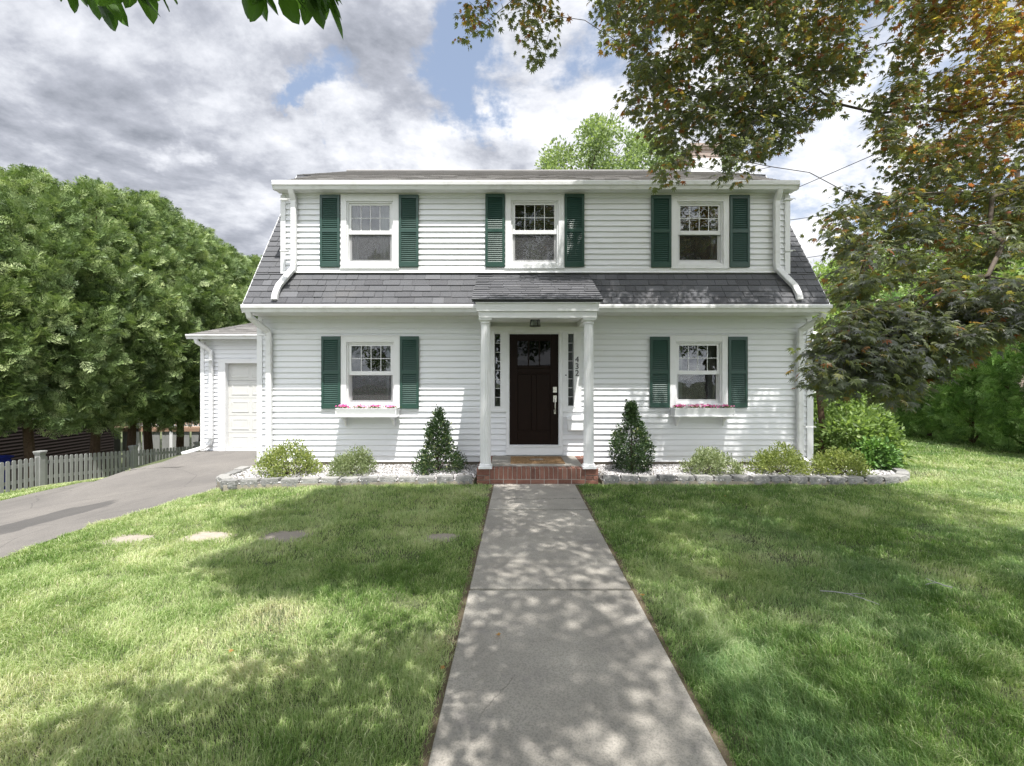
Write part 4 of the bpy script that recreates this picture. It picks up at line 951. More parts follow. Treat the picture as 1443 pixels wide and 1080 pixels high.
# doormat, lantern, mailbox
dm = empty('doormat', (.42, 7.8, .25)); tag(dm, 'brown coir doormat with a grey oval print before the front door', 'doormat')
m_ = MB(); r = random.Random(2); ax0, ax1, ay0, ay1 = wx(719.5, 7.7), wx(794, 7.7), 7.46, 8.10
for i in range(48):
    for j in range(20):
        m_.ti = r.random(); m_.box(ax0 + (ax1 - ax0) * i / 48, ax0 + (ax1 - ax0) * (i + 1) / 48, ay0 + (ay1 - ay0) * j / 20, ay0 + (ay1 - ay0) * (j + 1) / 20, .2495, .262 + r.uniform(0, .004))
m_.build('mat_pile', M['mat'], dm)
m_ = MB(); cx, cy = (ax0 + ax1) / 2, (ay0 + ay1) / 2; el = lambda rx, ry, z, n=40: [(cx + rx * math.cos(2 * math.pi * i / n), cy + ry * math.sin(2 * math.pi * i / n), z) for i in range(n)]
def ring(a, b_, c, d): m_.add(el(a, b_, .2675) + el(c, d, .2675), [(i, (i + 1) % 40, 40 + (i + 1) % 40, 40 + i) for i in range(40)])
ring(.115, .075, .095, .058)
for q in range(-3, 4): m_.add([(cx + q * .022 - .006, cy - .035, .2675), (cx + q * .022 + .006, cy - .035, .2675), (cx + q * .022 + .008, cy + .035, .2675), (cx + q * .022 - .004, cy + .035, .2675)], [(0, 1, 2, 3)])
m_.build('mat_print', M['matprint'], dm)
ln = empty('porch_lantern', (wx(754, 7.75), 7.75, 2.66)); tag(ln, 'small black and glass ceiling lantern above the front door', 'lantern')
lx, ly = ln.location.x, 7.75; m_ = MB(); m_.lathe((lx, ly, 2.640), [(.07, .025), (.075, .01), (.07, 0)], 16)
for a in range(6): q = a * math.pi / 3; m_.tube([(lx + .075 * math.cos(q), ly + .075 * math.sin(q), 2.64), (lx + .088 * math.cos(q), ly + .088 * math.sin(q), 2.545)], .006, 5)
m_.lathe((lx, ly, 2.535), [(.092, 0), (.095, .006), (.092, .012)], 18); m_.lathe((lx, ly, 2.636), [(.082, 0), (.084, .006), (.05, .012)], 18); m_.build('lantern_frame', M['black'], ln)
m_ = MB(); m_.lathe((lx, ly, 2.547), [(.078, 0), (.068, .088)], 18); m_.build('lantern_glass', M['glass'], ln)
m_ = MB(); m_.lathe((lx, ly, 2.565), [(.008, 0), (.024, .02), (.026, .035), (.012, .06), (.012, .075)], 12); m_.build('bulb', M['curtain'], ln, smooth=True)
mx0, mx1, mz0, mz1 = wx(799), wx(824), wz(606.5), wz(590); mbx_ = empty('mailbox', ((mx0 + mx1) / 2, HY - .08, mz0)); tag(mbx_, 'white wall mailbox on the siding right of the front door', 'mailbox')
m_ = MB(); m_.prism_x([(HY - .018, mz0), (HY - .018, mz1 + .03), (HY - .10, mz1 - .01), (HY - .105, mz0 + .01), (HY - .095, mz0)][::-1], mx0, mx1); m_.build('mailbox_body', M['trim'], mbx_, bevel=.005)
m_ = MB(); m_.prism_x([(HY - .018, mz1 + .031), (HY - .018, mz1 + .037), (HY - .116, mz1 - .005), (HY - .116, mz1 - .03), (HY - .111, mz1 - .03), (HY - .111, mz1 - .008)][::-1], mx0 - .006, mx1 + .006); m_.build('lid', M['trim'], mbx_, bevel=.001)
# chimney
ch = MB(); ch.box(4.93, 5.74, 12.5, 13.3, 0, 7.95); ch.box(4.90, 5.77, 12.47, 13.33, 7.95, 8.03); ch.box(4.87, 5.8, 12.44, 13.36, 8.03, 8.11); cho = part(ch, 'chimney', M['brickwall'])
ch = MB(); ch.box(4.915, 5.755, 12.485, 13.315, 7.2, 7.72); part(ch, 'flashing', M['trim'], cho)

# garage at the left, set back
gar = empty('garage', (-6.1, 14, -.1)); tag(gar, 'white clapboard attached garage set back at the left end of the house', 'garage')
GY, GX0 = 11.0, wx(284.5, 11.0); gd = (wx(318.5, GY), -4.78, -.085, wz(512, GY)); mb = MB(); gz = 2.62
shell(mb, GX0, HX0 - .02, -.12, gz + .1, [gd], GY, GY + .15); mb.box(GX0, GX0 + .15, GY + .15, 17.4, -1.2, gz + .1); mb.box(GX0, HX0 - .02, 17.25, 17.4, -1.2, gz)
clap(mb, GX0, HX0 - .02, -.075, gz - .02, [(gd[0] - .17, gd[1] + .2, -.2, gd[3] + .10)], GY); clap(mb, GY, 17.4, -.3, gz, [], GX0, axis='y', sgn=-1)
part(mb, 'garage_wall', M['siding'], gar)
mb = MB(); mb.box(GX0 - .02, GX0 + .075, GY - .032, GY + .08, -.1, gz - .02); mb.box(gd[0] - .17, gd[0] + .004, GY - .038, GY + .152, -.09, gd[3] + .10); mb.box(gd[0] + .004, HX0 - .03, GY - .038, GY + .152, gd[3] - .004, gd[3] + .10)
mb.box(GX0 - .12, HX0 - .02, GY - .28, GY - .02, gz - .018, gz - .005); part(mb, 'garage_trim', M['trim'], gar, bevel=.004)
mb = MB(); sec = (gd[3] - gd[2]) / 5
for k in range(5):
    za, zb = gd[2] + k * sec + .003, gd[2] + (k + 1) * sec - .003; mb.box(gd[0] + .002, gd[1], GY + .09, GY + .13, za, zb)
    for q in range(4):
        xa = gd[0] + .075 + q * .505; xb = xa + .44
        if k > 2 and False: continue
        mb.add([(xa, GY + .0895, za + .06), (xb, GY + .0895, za + .06), (xb, GY + .0895, zb - .06), (xa, GY + .0895, zb - .06), (xa + .018, GY + .081, za + .078), (xb - .018, GY + .081, za + .078), (xb - .018, GY + .081, zb - .078), (xa + .018, GY + .081, zb - .078),
                (xa + .045, GY + .081, za + .105), (xb - .045, GY + .081, za + .105), (xb - .045, GY + .081, zb - .105), (xa + .045, GY + .081, zb - .105), (xa + .055, GY + .086, za + .115), (xb - .055, GY + .086, za + .115), (xb - .055, GY + .086, zb - .115), (xa + .055, GY + .086, zb - .115)],
               [(0, 1, 5, 4), (1, 2, 6, 5), (2, 3, 7, 6), (3, 0, 4, 7), (4, 5, 9, 8), (5, 6, 10, 9), (6, 7, 11, 10), (7, 4, 8, 11), (8, 9, 13, 12), (9, 10, 14, 13), (10, 11, 15, 14), (11, 8, 12, 15), (12, 13, 14, 15)])
part(mb, 'garage_door', M['garagedoor'], gar)
mb = MB(); ye, ze = GY - .22, gz + .085; mb.prism_x([(ye, ze), (ye, ze - .06), (13.6, ze + .58), (13.6, ze + .64)], GX0 - .13, HX0 - .02); mb.prism_x([(13.6, ze + .64), (13.6, ze + .58), (17.6, ze - .3), (17.6, ze - .24)], GX0 - .13, HX0 - .02)
shingles(mb, (GX0 - .14, ye - .02, ze + .002), (1, 0, 0), (0, 1, .227), HX0 - GX0 + .12, 2.9, seed=31, wmin=.2, wmax=.4)
mb.add([(GX0, GY, gz), (GX0, 17.4, gz), (GX0, 13.6, ze + .6), (GX0 + .1, GY, gz), (GX0 + .1, 17.4, gz), (GX0 + .1, 13.6, ze + .6)], [(0, 2, 1), (3, 4, 5), (0, 3, 5, 2), (1, 2, 5, 4)])
part(mb, 'garage_roof', M['shingle2'], gar)
g_ = gutter(GX0 - .16, HX0 - .05, GY - .34, gz - .03, gz + .075, 'garage_gutter', gar)
yq = GY - .07; dx = wx(297.5, yq); gz0 = float(zg(dx, yq))
downspout([(dx - .22, GY - .28, gz - .02), (dx - .22, GY - .25, gz - .10), (dx - .1, GY - .15, gz - .2), (dx, yq - .01, gz - .3), (dx, yq, gz - .4), (dx, yq, .22), (dx - .02, yq - .02, .10), (dx - .12, yq - .04, .02), (dx - .62, yq - .10, -.13)], ((dx, 2.1), (dx, .3)), gar, .085, .07)
mb = MB(); mb.box(gd[0] - .05, HX0 - .02, GY - .04, GY + .3, -.2, -.088); part(mb, 'sill', M['foundation'], gar)

# ------------------------------------------------------------------ plants: templates
def fan(k, spread, wd, seed=0):
    """flat frond of k narrow fingers"""
    v = []; f = []; r = random.Random(seed)
    for i in range(k):
        a = -spread + 2 * spread * i / (k - 1) + r.uniform(-.06, .06); l = (1 - .35 * abs(a) / max(spread, .1)) * r.uniform(.85, 1.1); b = len(v); c, s = math.sin(a), math.cos(a); z = r.uniform(-.1, .1)
        v += [(0, 0, 0), (c * l * .55 + s * wd, s * l * .55 - c * wd, z * .5), (c * l, s * l, z), (c * l * .55 - s * wd, s * l * .55 + c * wd, z * .5)]; f.append((b, b + 1, b + 2, b + 3))
    return v, f
def frond(side, seed, fine=3, wd=.029):
    """feathery evergreen spray: a drooping axis with side twigs set with scale-like slivers"""
    r = random.Random(seed); v = []; f = []
    def sl(x, y, z, a, l):
        b = len(v); c, s = math.sin(a), math.cos(a); w_ = wd * r.uniform(.8, 1.3); v.extend([(x + s * w_, y - c * w_, z), (x - s * w_, y + c * w_, z), (x + c * l, y + s * l, z - .03 + r.uniform(-.04, .04))]); f.append((b, b + 1, b + 2))
    for i in range(side):
        t = (i + .5) / side; y = t * .9; z = .10 * math.sin(t * 3) - .16 * t * t
        for sg in (-1, 1):
            L = (.42 * math.sin(math.pi * min(1, t * .8 + .22)) + .06) * r.uniform(.75, 1.15); a = sg * R(r.uniform(38, 58)); zz = r.uniform(-.06, .06)
            for k in range(fine):
                q = (k + .35) / fine * L; sl(math.sin(a) * q, y + math.cos(a) * q, z + zz * q / L, a + sg * r.uniform(-.5, .35), .17 * r.uniform(.75, 1.2))
    for k in range(3): sl(0, .75 + k * .07, -.1, r.uniform(-.25, .25), .18)
    return v, f
FROND = frond(7, 3); FROND2 = frond(6, 5, 3, .030)
FAN = fan(6, .95, .085, 1); FANW = fan(7, .85, .11, 2)
def maple_leaf(n=7, val=.20):
    if n == 7: an = [-128, -82, -40, 0, 40, 82, 128]; ln = [.42, .74, .93, 1.0, .93, .74, .42]
    else: an = [-105, -48, 0, 48, 105]; ln = [.65, .92, 1, .92, .65]
    o = (0, .30); v = [(0, .30, .0)]; out = []
    out.append((0, .12, 0))
    for i, (a, l) in enumerate(zip(an, ln)):
        a_ = R(a); out.append((math.sin(a_) * l * .72 + o[0], math.cos(a_) * l * .72 + o[1], -.10 * l))
        if i < len(an) - 1:
            b = R((a + an[i + 1]) / 2); out.append((math.sin(b) * val, math.cos(b) * val + o[1], .02))
    m_ = len(out); f = [(0, 1 + i, 1 + (i + 1) % m_) for i in range(m_)]
    return v + out, f
MAP7, MAP5 = maple_leaf(7, .29), maple_leaf(5, .36)
OVAL = ([(0, 0, 0), (.22, .22, .05), (.27, .5, .05), (.15, .82, .0), (0, 1, -.06), (-.15, .82, .0), (-.27, .5, .05), (-.22, .22, .05)], [(0, 1, 2, 3, 4), (0, 4, 5, 6, 7)])
DIA = ([(0, 0, 0), (.32, .45, .08), (0, 1, -.05), (-.32, .45, .08)], [(0, 1, 2), (0, 2, 3)])

def lobes_mesh(name, lobes, n, tmpl, smin, smax, seed, bias=(0, 0, .35), tint=(.5, .2), shell=(.72, 1.06), droop=0., core=.12, tm=None, flat=0., outw=.35):
    """leaves spread through a union of lobes (x,y,z,r); mostly near each lobe's outside"""
    rng = np.random.default_rng(seed); lb = np.array(lobes, float); wgt = lb[:, 3]**2; ix = rng.choice(len(lb), n, p=wgt / wgt.sum())
    c = lb[ix, :3]; r = lb[ix, 3]; d = nrm(rng.normal(size=(n, 3))); cen = lb[:, :3].mean(0)
    out = c - cen; out[:, 2] *= .4; out = nrm(out); d = nrm(d + out * .55 + np.array([0, 0, .15]))
    rr = r * np.where(rng.random(n) < core, rng.uniform(.2, .7, n), rng.uniform(*shell, n))
    P_ = c + d * rr[:, None] * np.array([1, 1, 1 - flat])
    yd_ = nrm(d * .8 + np.array(bias) + rng.normal(0, .38, (n, 3)) - np.array([0, 0, droop])); zd = nrm(rng.normal(0, .55, (n, 3)) + d * outw + np.array([0, 0, .5]))
    lt = rng.normal(0, tint[1] * .7, len(lb))[ix]                # neighbouring clumps differ a little
    t = np.clip(tint[0] + lt * .6 + rng.normal(0, tint[1], n), 0, 1)
    return scatter(name, tmpl[0], tmpl[1], P_, frames(yd_, zd), rng.uniform(smin, smax, n), t)
def limb_tubes(mbx, root, targets, r0, seed=0, forks=5, n=6):
    rnd = random.Random(seed)
    for t in targets:
        t = Vector(t); root_ = Vector(root); mid = root_.lerp(t, .5) + Vector((rnd.uniform(-.1, .1), rnd.uniform(-.1, .1), rnd.uniform(.0, .15))) * (t - root_).length
        mbx.tube([root_, root_.lerp(mid, .55) , mid, t], [r0, r0 * .75, r0 * .5, r0 * .14], n)

def conifer_variant(seed, H, rmax, z0, nl, lr, nleaf, mt, ssz, tmpl=FAN, dense=.12, topround=.55, trunk_h=None, tint=(.5, .18)):
    rnd = random.Random(seed); lobes = []
    for i in range(nl):
        f = ((i + rnd.random()) / nl); z = z0 + (H - z0) * f; a = i * 2.39996 + rnd.uniform(-.4, .4)
        env = math.sin(math.pi * min(1, (.12 + f * .88))**1.0 * .5 + math.pi * .5 * 0) if False else (min(1, .62 + f * 2.2) * (1 - max(0, (f - .30) / .70)**1.9)**topround)
        r = lr * rnd.uniform(.75, 1.2) * (.55 + .45 * env); rad = max(0, rmax * env - r * .55) * rnd.uniform(.82, 1.08)
        lobes.append((rad * math.cos(a), rad * math.sin(a), z - r * .2, r))
    me = lobes_mesh('foliage', lobes, nleaf, tmpl, ssz[0], ssz[1], seed, bias=(0, 0, .45), tint=tint, core=dense, outw=.45)
    me.materials.append(mt)
    tb = MB(); tb.ti = .5
    th = H * .8; bend = rnd.uniform(-.25, .25)
    tb.tube([(0, 0, -.3), (bend * .3, 0, .9), (bend, .05, th * .4), (bend * .6, 0, th)], [rmax * .080, rmax * .066, rmax * .05, .02], 9)
    for i in range(14):
        f = .10 + .055 * i; a = i * 2.4; z = z0 + (H - z0) * f; tb.tube([(bend * .5, 0, z - .4), (math.cos(a) * rmax * .5, math.sin(a) * rmax * .5, z), (math.cos(a) * rmax * .8, math.sin(a) * rmax * .8, z + .15)], [.035, .02, .008], 5)
    tm = tb.mesh('trunk'); tm.materials.append(M['bark'])
    return me, tm
def plant(kind, x, y, z, crown_me, trunk_me, label, cat, group=None, sc=1., rz=0., cname='foliage', tname='trunk', sz=None):
    e = empty(kind, (x, y, z), rz); e.scale = (sc, sc, sz or sc); tag(e, label, cat, group)
    a = bpy.data.objects.new(cname, crown_me); COL.objects.link(a); a.parent = e
    if trunk_me is not None: b = bpy.data.objects.new(tname, trunk_me); COL.objects.link(b); b.parent = e
    return e
# tall evergreen row at the left
AV = [conifer_variant(100 + i, 8.4, 1.75, 2.0, 125, .44, 10500, M['arbor'], (.24, .40), topround=.62, tint=(.46, .27), tmpl=FROND) for i in range(3)]
row = [(-13.4, 8.6, .86, 'tall bushy evergreen at the left edge of the photo, only partly in view'), (-12.9, 10.1, .89, 'tall bushy evergreen behind the leftmost fence panel'), (-12.35, 11.7, .94, 'tall evergreen whose thick brown trunk stands behind the square fence post'),
       (-12.3, 13.4, 1.01, 'tall evergreen with a leaning trunk between the two fence posts'), (-12.2, 14.5, 1.03, 'tall evergreen with a dark slim trunk left of the second fence post'), (-12.35, 15.5, 1.09, 'tall evergreen with a trunk right of the second fence post'),
       (-12.1, 16.6, 1.04, 'tall evergreen before the far deck railing, third trunk from the garage'), (-12.2, 17.8, 1.07, 'tall evergreen, second trunk from the garage'), (-12.0, 19.0, 1.04, 'tall evergreen rising just left of the garage'), (-11.8, 20.8, 1.06, 'evergreen crown rising behind the garage roof'), (-11.6, 22.8, 1.06, 'farthest evergreen of the row, behind the garage ridge')]
for i, (x, y, s, lab) in enumerate(row):
    cm, tm = AV[i % 3]; e = plant('evergreen_tree', x, y, float(zg(x, y)) - .02, cm, tm, lab, 'tree', 'row of tall evergreens along the left fence', s, i * 1.9)
# hedge of clipped evergreens at the right
HV = [conifer_variant(200 + i, 3.7, .70, .10, 80, .21, 4200, M['arbor2'], (.15, .27), topround=.5, tint=(.46, .25), tmpl=FROND2) for i in range(2)]
for i, (x, y, s, lab) in enumerate([(11.35, 8.9, 1.0, 'dense green hedge evergreen nearest the camera at the right edge'), (11.5, 10.15, 1.0, 'dense green hedge evergreen, second in from the right edge of the lawn'), (11.55, 11.45, 1.02, 'dense green hedge evergreen, third in from the right edge of the lawn'),
        (11.75, 12.8, 1.05, 'shaded hedge evergreen at the far end of the lawn strip'), (11.9, 14.2, 1.1, 'darker hedge evergreen half hidden by the light green bush'), (12.1, 15.7, 1.15, 'farthest hedge evergreen seen beside the house corner'), (11.3, 7.7, 1., 'hedge evergreen just outside the right edge of the photo')]):
    cm, tm = HV[i % 2]; plant('hedge_evergreen', x, y, float(zg(x, y)) - .02, cm, tm, lab, 'tree', 'evergreen hedge along the right lawn', s, i * 2.3)

# broadleaf trees farther off
def broad_variant(seed, H, rad, zc, nl, lr, nleaf, mt, sz, tmpl=DIA, tint=(.5, .18), tr=.16):
    rnd = random.Random(seed); lobes = []
    for i in range(nl):
        u = rnd.uniform(-.85, 1); a = i * 2.39996; q = math.sqrt(max(0, 1 - u * u)); f = rnd.uniform(.45, 1.0)
        lobes.append((rad * q * math.cos(a) * f, rad * q * math.sin(a) * f, zc + (H - zc) * u * (f if u < 0 else max(f, .7)) * .92, lr * rnd.uniform(.6, 1.25)))
    me = lobes_mesh('crown', lobes, nleaf, tmpl, sz[0], sz[1], seed, bias=(0, 0, .05), tint=tint, shell=(.5, 1.15), core=.2, droop=.1); me.materials.append(mt)
    tb = MB(); tb.tube([(0, 0, -.3), (.05, 0, zc * .4), (0, .1, zc), (0, 0, H * .8)], [tr, tr * .8, tr * .55, .03], 9)
    for i in range(0, nl, 2): limb_tubes(tb, (0, 0, max(zc * .45, lobes[i][2] - rad * .9)), [lobes[i][:3]], tr * .3, i)
    tm = tb.mesh('trunk'); tm.materials.append(M['twig']); return me, tm
BV = [broad_variant(300, 15.5, 2.9, 10.8, 44, .85, 15000, M['decid'], (.12, .22)), broad_variant(301, 7.5, 2.6, 4.2, 40, .8, 15000, M['limeleaf'], (.10, .18)), broad_variant(302, 12, 3.6, 7.0, 50, 1.0, 15000, M['decid'], (.16, .28))]
for x, y, v, s, rz, lab, grp in [
        (4.2, 25, 0, 1.07, .3, 'tall light green tree behind the roof, left of the chimney', None), (7.3, 25.5, 0, 1.05, 2., 'tall light green tree behind the roof, directly behind the chimney', None), (10.3, 27, 0, 1.0, 4., 'tall tree behind the right end of the roof, mostly hidden by maple leaves', None),
        (-18.9, 31, 2, .95, 1., 'rounded tree top far behind the evergreens beside the roof slope', None), (13.2, 19.5, 1, .92, 0, 'bright green tree beyond the right house corner', None), (16.3, 18.0, 1, 1.05, 1.7, 'bright green tree behind the hedge, left of the brick house', None),
        (18.8, 15.5, 1, 1.1, 3.1, 'leafy tree behind the hedge at the right edge', None), (21.5, 21.0, 2, .72, 2.2, 'darker tree in front of the brick house', None), (9.6, 24.0, 1, .9, 5., 'light tree glimpsed through the gap right of the house', None),
        (-27, 20, 2, .9, 2., 'tree behind the dark red neighbouring house', 'trees behind the evergreen row'), (-24, 30, 2, .9, 5., 'tree behind the far deck', 'trees behind the evergreen row'), (-17.5, 27.5, 1, 1.1, 5., 'low leafy tree beyond the far deck railing', 'trees behind the evergreen row'),
        (-9, -17, 2, 1.0, 0, 'street tree reflected in the left windows', 'trees across the street'), (-1, -19, 2, 1.1, 1, 'street tree reflected in the middle windows', 'trees across the street'), (7, -17, 2, 1.0, 2, 'street tree reflected in the right windows', 'trees across the street'), (15, -18, 2, 1.1, 3, 'street tree at the far right across the street', 'trees across the street')]:
    cm, tm = BV[v]; plant('broadleaf_tree', x, y, float(zg(x, y)), cm, tm, lab, 'tree', grp, s, rz, cname='crown')

# shrubs in the beds
def shrub(kind, x, y, z, lobes, n, tmpl, sz, mt, seed, label, group=None, tint=(.5, .2), stems=14, **k):
    me = lobes_mesh('foliage', lobes, n, tmpl, sz[0], sz[1], seed, tint=tint, **k); me.materials.append(mt)
    tb = MB(); rnd = random.Random(seed)
    for i in range(stems):
        l = lobes[rnd.randrange(len(lobes))]; tb.tube([(rnd.uniform(-.04, .04), rnd.uniform(-.04, .04), -.02), (l[0] * .5, l[1] * .5, l[2] * .6), (l[0], l[1], l[2] + l[3] * .5)], [.010, .007, .003], 5)
    tm = tb.mesh('stem'); tm.materials.append(M['twig']); return plant(kind, x, y, z, me, tm, label, 'shrub', group, tname='stem')
def cone_lobes(seed, H, r, n):
    rnd = random.Random(seed); o = []
    for i in range(n):
        f = (i + rnd.random()) / n; a = i * 2.4 + rnd.uniform(-.5, .5); e = (1 - f**1.5) * (.80 + .2 * math.sin(f * 9 + seed)) + .05; q = r * .32 * rnd.uniform(.7, 1.2) * (.5 + .5 * e)
        o.append((max(0, r * e - q * .7) * math.cos(a) * rnd.uniform(.8, 1.1), max(0, r * e - q * .7) * math.sin(a), .05 + f * (H - .08), q))
    for i in range(5): o.append((rnd.uniform(-.08, .08), rnd.uniform(-.05, .05), H * rnd.uniform(.96, 1.08), .025))
    return o
def dome_lobes(seed, w_, H, n, q=.32):
    rnd = random.Random(seed); o = []
    for i in range(n):
        a = i * 2.4 + rnd.random(); f = math.sqrt((i + .5) / n); z = H * (1 - .65 * f * f) * rnd.uniform(.55, 1.05); s = q * H * rnd.uniform(.6, 1.2)
        o.append((w_ / 2 * f * .86 * math.cos(a), w_ / 2 * f * .8 * math.sin(a), max(z - s * .6, .05), s))
    return o
shrub('holly_shrub', wx(618, 7.75), 7.75, .09, cone_lobes(1, 1.00, .40, 44), 6500, OVAL, (.026, .048), M['holly'], 1, 'dark green cone shaped holly left of the porch steps', 'cone hollies beside the porch', tint=(.5, .25), shell=(.5, 1.5))
shrub('holly_shrub', wx(890, 7.75), 7.75, .09, cone_lobes(4, 1.10, .42, 48), 8000, OVAL, (.026, .046), M['holly'], 2, 'taller dense dark green holly right of the porch steps', 'cone hollies beside the porch', tint=(.42, .22), shell=(.5, 1.45))
shrub('low_shrub', wx(406, 7.45), 7.45, .08, dome_lobes(3, .86, .50, 30), 4200, OVAL, (.026, .045), M['yellowshrub'], 3, 'low yellow green shrub at the left end of the bed', 'low rounded shrubs in the beds', droop=-.4, tint=(.55, .22), shell=(.4, 1.35))
shrub('low_shrub', wx(497, 7.5), 7.5, .08, dome_lobes(4, .74, .42, 30), 4600, OVAL, (.022, .038), M['greyshrub'], 4, 'low grey green shrub beneath the left window box', 'low rounded shrubs in the beds', droop=-.3, tint=(.45, .22), shell=(.4, 1.3))
shrub('low_shrub', wx(1003, 7.55), 7.55, .08, dome_lobes(5, .86, .38, 30, .28), 5000, OVAL, (.022, .040), M['greyshrub'], 5, 'low pale variegated shrub beneath the right window box', 'low rounded shrubs in the beds', droop=-.2, tint=(.62, .24), shell=(.4, 1.35))
shrub('low_shrub', wx(1097, 7.6), 7.6, .08, dome_lobes(6, .84, .46, 28), 4200, OVAL, (.026, .045), M['yellowshrub'], 6, 'low yellow green shrub in front of the right house corner', 'low rounded shrubs in the beds', droop=-.3, tint=(.50, .22), shell=(.4, 1.35))
shrub('low_shrub', wx(1183, 7.45), 7.45, .08, dome_lobes(7, .70, .44, 26), 4200, OVAL, (.026, .044), M['yellowshrub'], 7, 'low yellow green shrub near the curved right end of the edging', 'low rounded shrubs in the beds', droop=-.3, tint=(.55, .22), shell=(.4, 1.35))
shrub('leafy_bush', 6.55, 8.75, .05, dome_lobes(8, 1.35, 1.30, 34, .24), 4600, OVAL, (.06, .12), M['limeleaf'], 8, 'large loose light green bush at the right end of the gravel bed', None, droop=.25, tint=(.5, .22), shell=(.4, 1.15))
shrub('leafy_bush', 6.45, 8.15, .05, dome_lobes(18, .72, .55, 22, .3), 2600, OVAL, (.055, .10), M['arbor2'], 18, 'smaller deep green bush in front of the large light bush', None, droop=.3, tint=(.25, .2), shell=(.4, 1.15))
shrub('leafy_bush', 7.5, 10.8, .0, dome_lobes(9, 2.0, 2.3, 44, .22), 7500, OVAL, (.06, .12), M['limeleaf'], 9, 'tall light green bush behind the others beyond the house corner', None, droop=.1, tint=(.45, .2), shell=(.4, 1.15))
tb = MB(); tb.tube([(0, 0, 0), (.02, 0, .6), (-.02, .05, 1.3), (.1, .1, 2.2)], [.075, .06, .05, .02], 9)
for k in range(7): tb.tube([(0, .05, 1.2 + k * .1), (.25 * math.cos(k * 2.2), .25 * math.sin(k * 2.2), 1.6 + k * .13), (.55 * math.cos(k * 2.2), .5 * math.sin(k * 2.2), 2.0 + k * .12)], [.02, .012, .005], 5)
tm = tb.mesh('trunk'); tm.materials.append(M['bark'])
cm = lobes_mesh('crown', [(.5 * math.cos(a * 2.2), .45 * math.sin(a * 2.2), 2.0 + .1 * a, .34) for a in range(8)], 1800, OVAL, .05, .09, 12, droop=.2); cm.materials.append(M['limeleaf'])
plant('young_tree', wx(1158, 8.9), 8.9, .04, cm, tm, 'thin trunked young tree just right of the house corner', 'tree', None, cname='crown')
tb = MB()

# ------------------------------------------------------------------ the maple and its overhanging branches
def inpx(px, py, poly): return bool(inpoly(np.array([px], float), np.array([py], float), poly)[0])
PA = [(848, -60), (852, 25), (872, 68), (903, 78), (896, 112), (878, 128), (892, 160), (912, 172), (922, 205), (935, 250), (950, 252), (960, 212), (985, 190), (1010, 208), (1020, 250), (1042, 252), (1055, 222), (1100, 222), (1120, 186), (1148, 158), (1182, 148), (1190, 118), (1215, 95), (1208, 40), (1225, -60)]
PB1 = [(628, -60), (634, 22), (655, 48), (668, 58), (672, 44), (688, 40), (700, -60)]
PB2 = [(706, -60), (708, 42), (735, 55), (752, 80), (767, 80), (775, 46), (806, 52), (806, 40), (780, 20), (762, -60)]
PC = [(1240, -60), (1228, 75), (1262, 105), (1236, 135), (1222, 190), (1226, 230), (1190, 262), (1160, 285), (1168, 322), (1176, 392), (1206, 430), (1178, 468), (1145, 505), (1142, 552), (1175, 560), (1215, 548), (1262, 566), (1300, 548), (1330, 510), (1380, 488), (1440, 462), (1560, 430), (1560, -60)]
rng = np.random.default_rng(77); rnd = random.Random(77)
CL = []      # clusters: x, y, z, radius, leaves, leaf size, tint mean, template id
def fill(poly, n, Yf, rad, nl, size, tintf, seed, gap=None):
    r_ = random.Random(seed); xs_ = [p[0] for p in poly]; ys_ = [p[1] for p in poly]; k = 0; tries = 0; pts = []
    while k < n and tries < n * 60:
        tries += 1; px, py = r_.uniform(min(xs_), max(xs_)), r_.uniform(min(ys_), max(ys_))
        if not inpx(px, py, poly): continue
        if gap and vnoise(np.array([px / gap[0]]), np.array([py / gap[0]]), gap[2])[0] < gap[1]: continue
        if any((px - a)**2 + (py - b)**2 < (gap[3] if gap and len(gap) > 3 else 11)**2 for a, b in pts): continue
        pts.append((px, py)); Y = Yf(px, py) * r_.uniform(.90, 1.10); p = W(px, py, Y); CL.append((p.x, p.y, p.z, rad * r_.uniform(.75, 1.25), int(nl * r_.uniform(.7, 1.3)), size, tintf(px, py) + r_.uniform(-.12, .12), 0)); k += 1
fill(PA, 290, lambda a, b: 4.5, .15, 50, .064, lambda a, b: .42 + (.06 if b < 80 else 0), 1, (55, .20, 5))
fill(PB1, 15, lambda a, b: 4.3, .12, 32, .060, lambda a, b: .56, 2); fill(PB2, 20, lambda a, b: 4.2, .12, 32, .060, lambda a, b: .52, 3)
def yC(px, py): return 4.6 - 1.5 * float(sstep(150, 480, py)) 
def tC(px, py): return .40 + .36 * float(sstep(380, 60, py)) * float(sstep(1200, 1400, px)) - .12 * float(sstep(380, 450, py)) * float(sstep(1330, 1180, px))
fill(PC, 560, yC, .145, 44, .062, tC, 4, (62, .20, 9, 6))
LOWC = [(1142, 505), (1200, 430), (1290, 440), (1360, 420), (1443, 395), (1500, 380), (1500, 450), (1400, 470), (1330, 505), (1290, 540), (1215, 540), (1150, 552)]
fill(LOWC, 130, lambda a, b: 3.0, .12, 34, .062, lambda a, b: .23, 6, None)
nvis = len(CL)
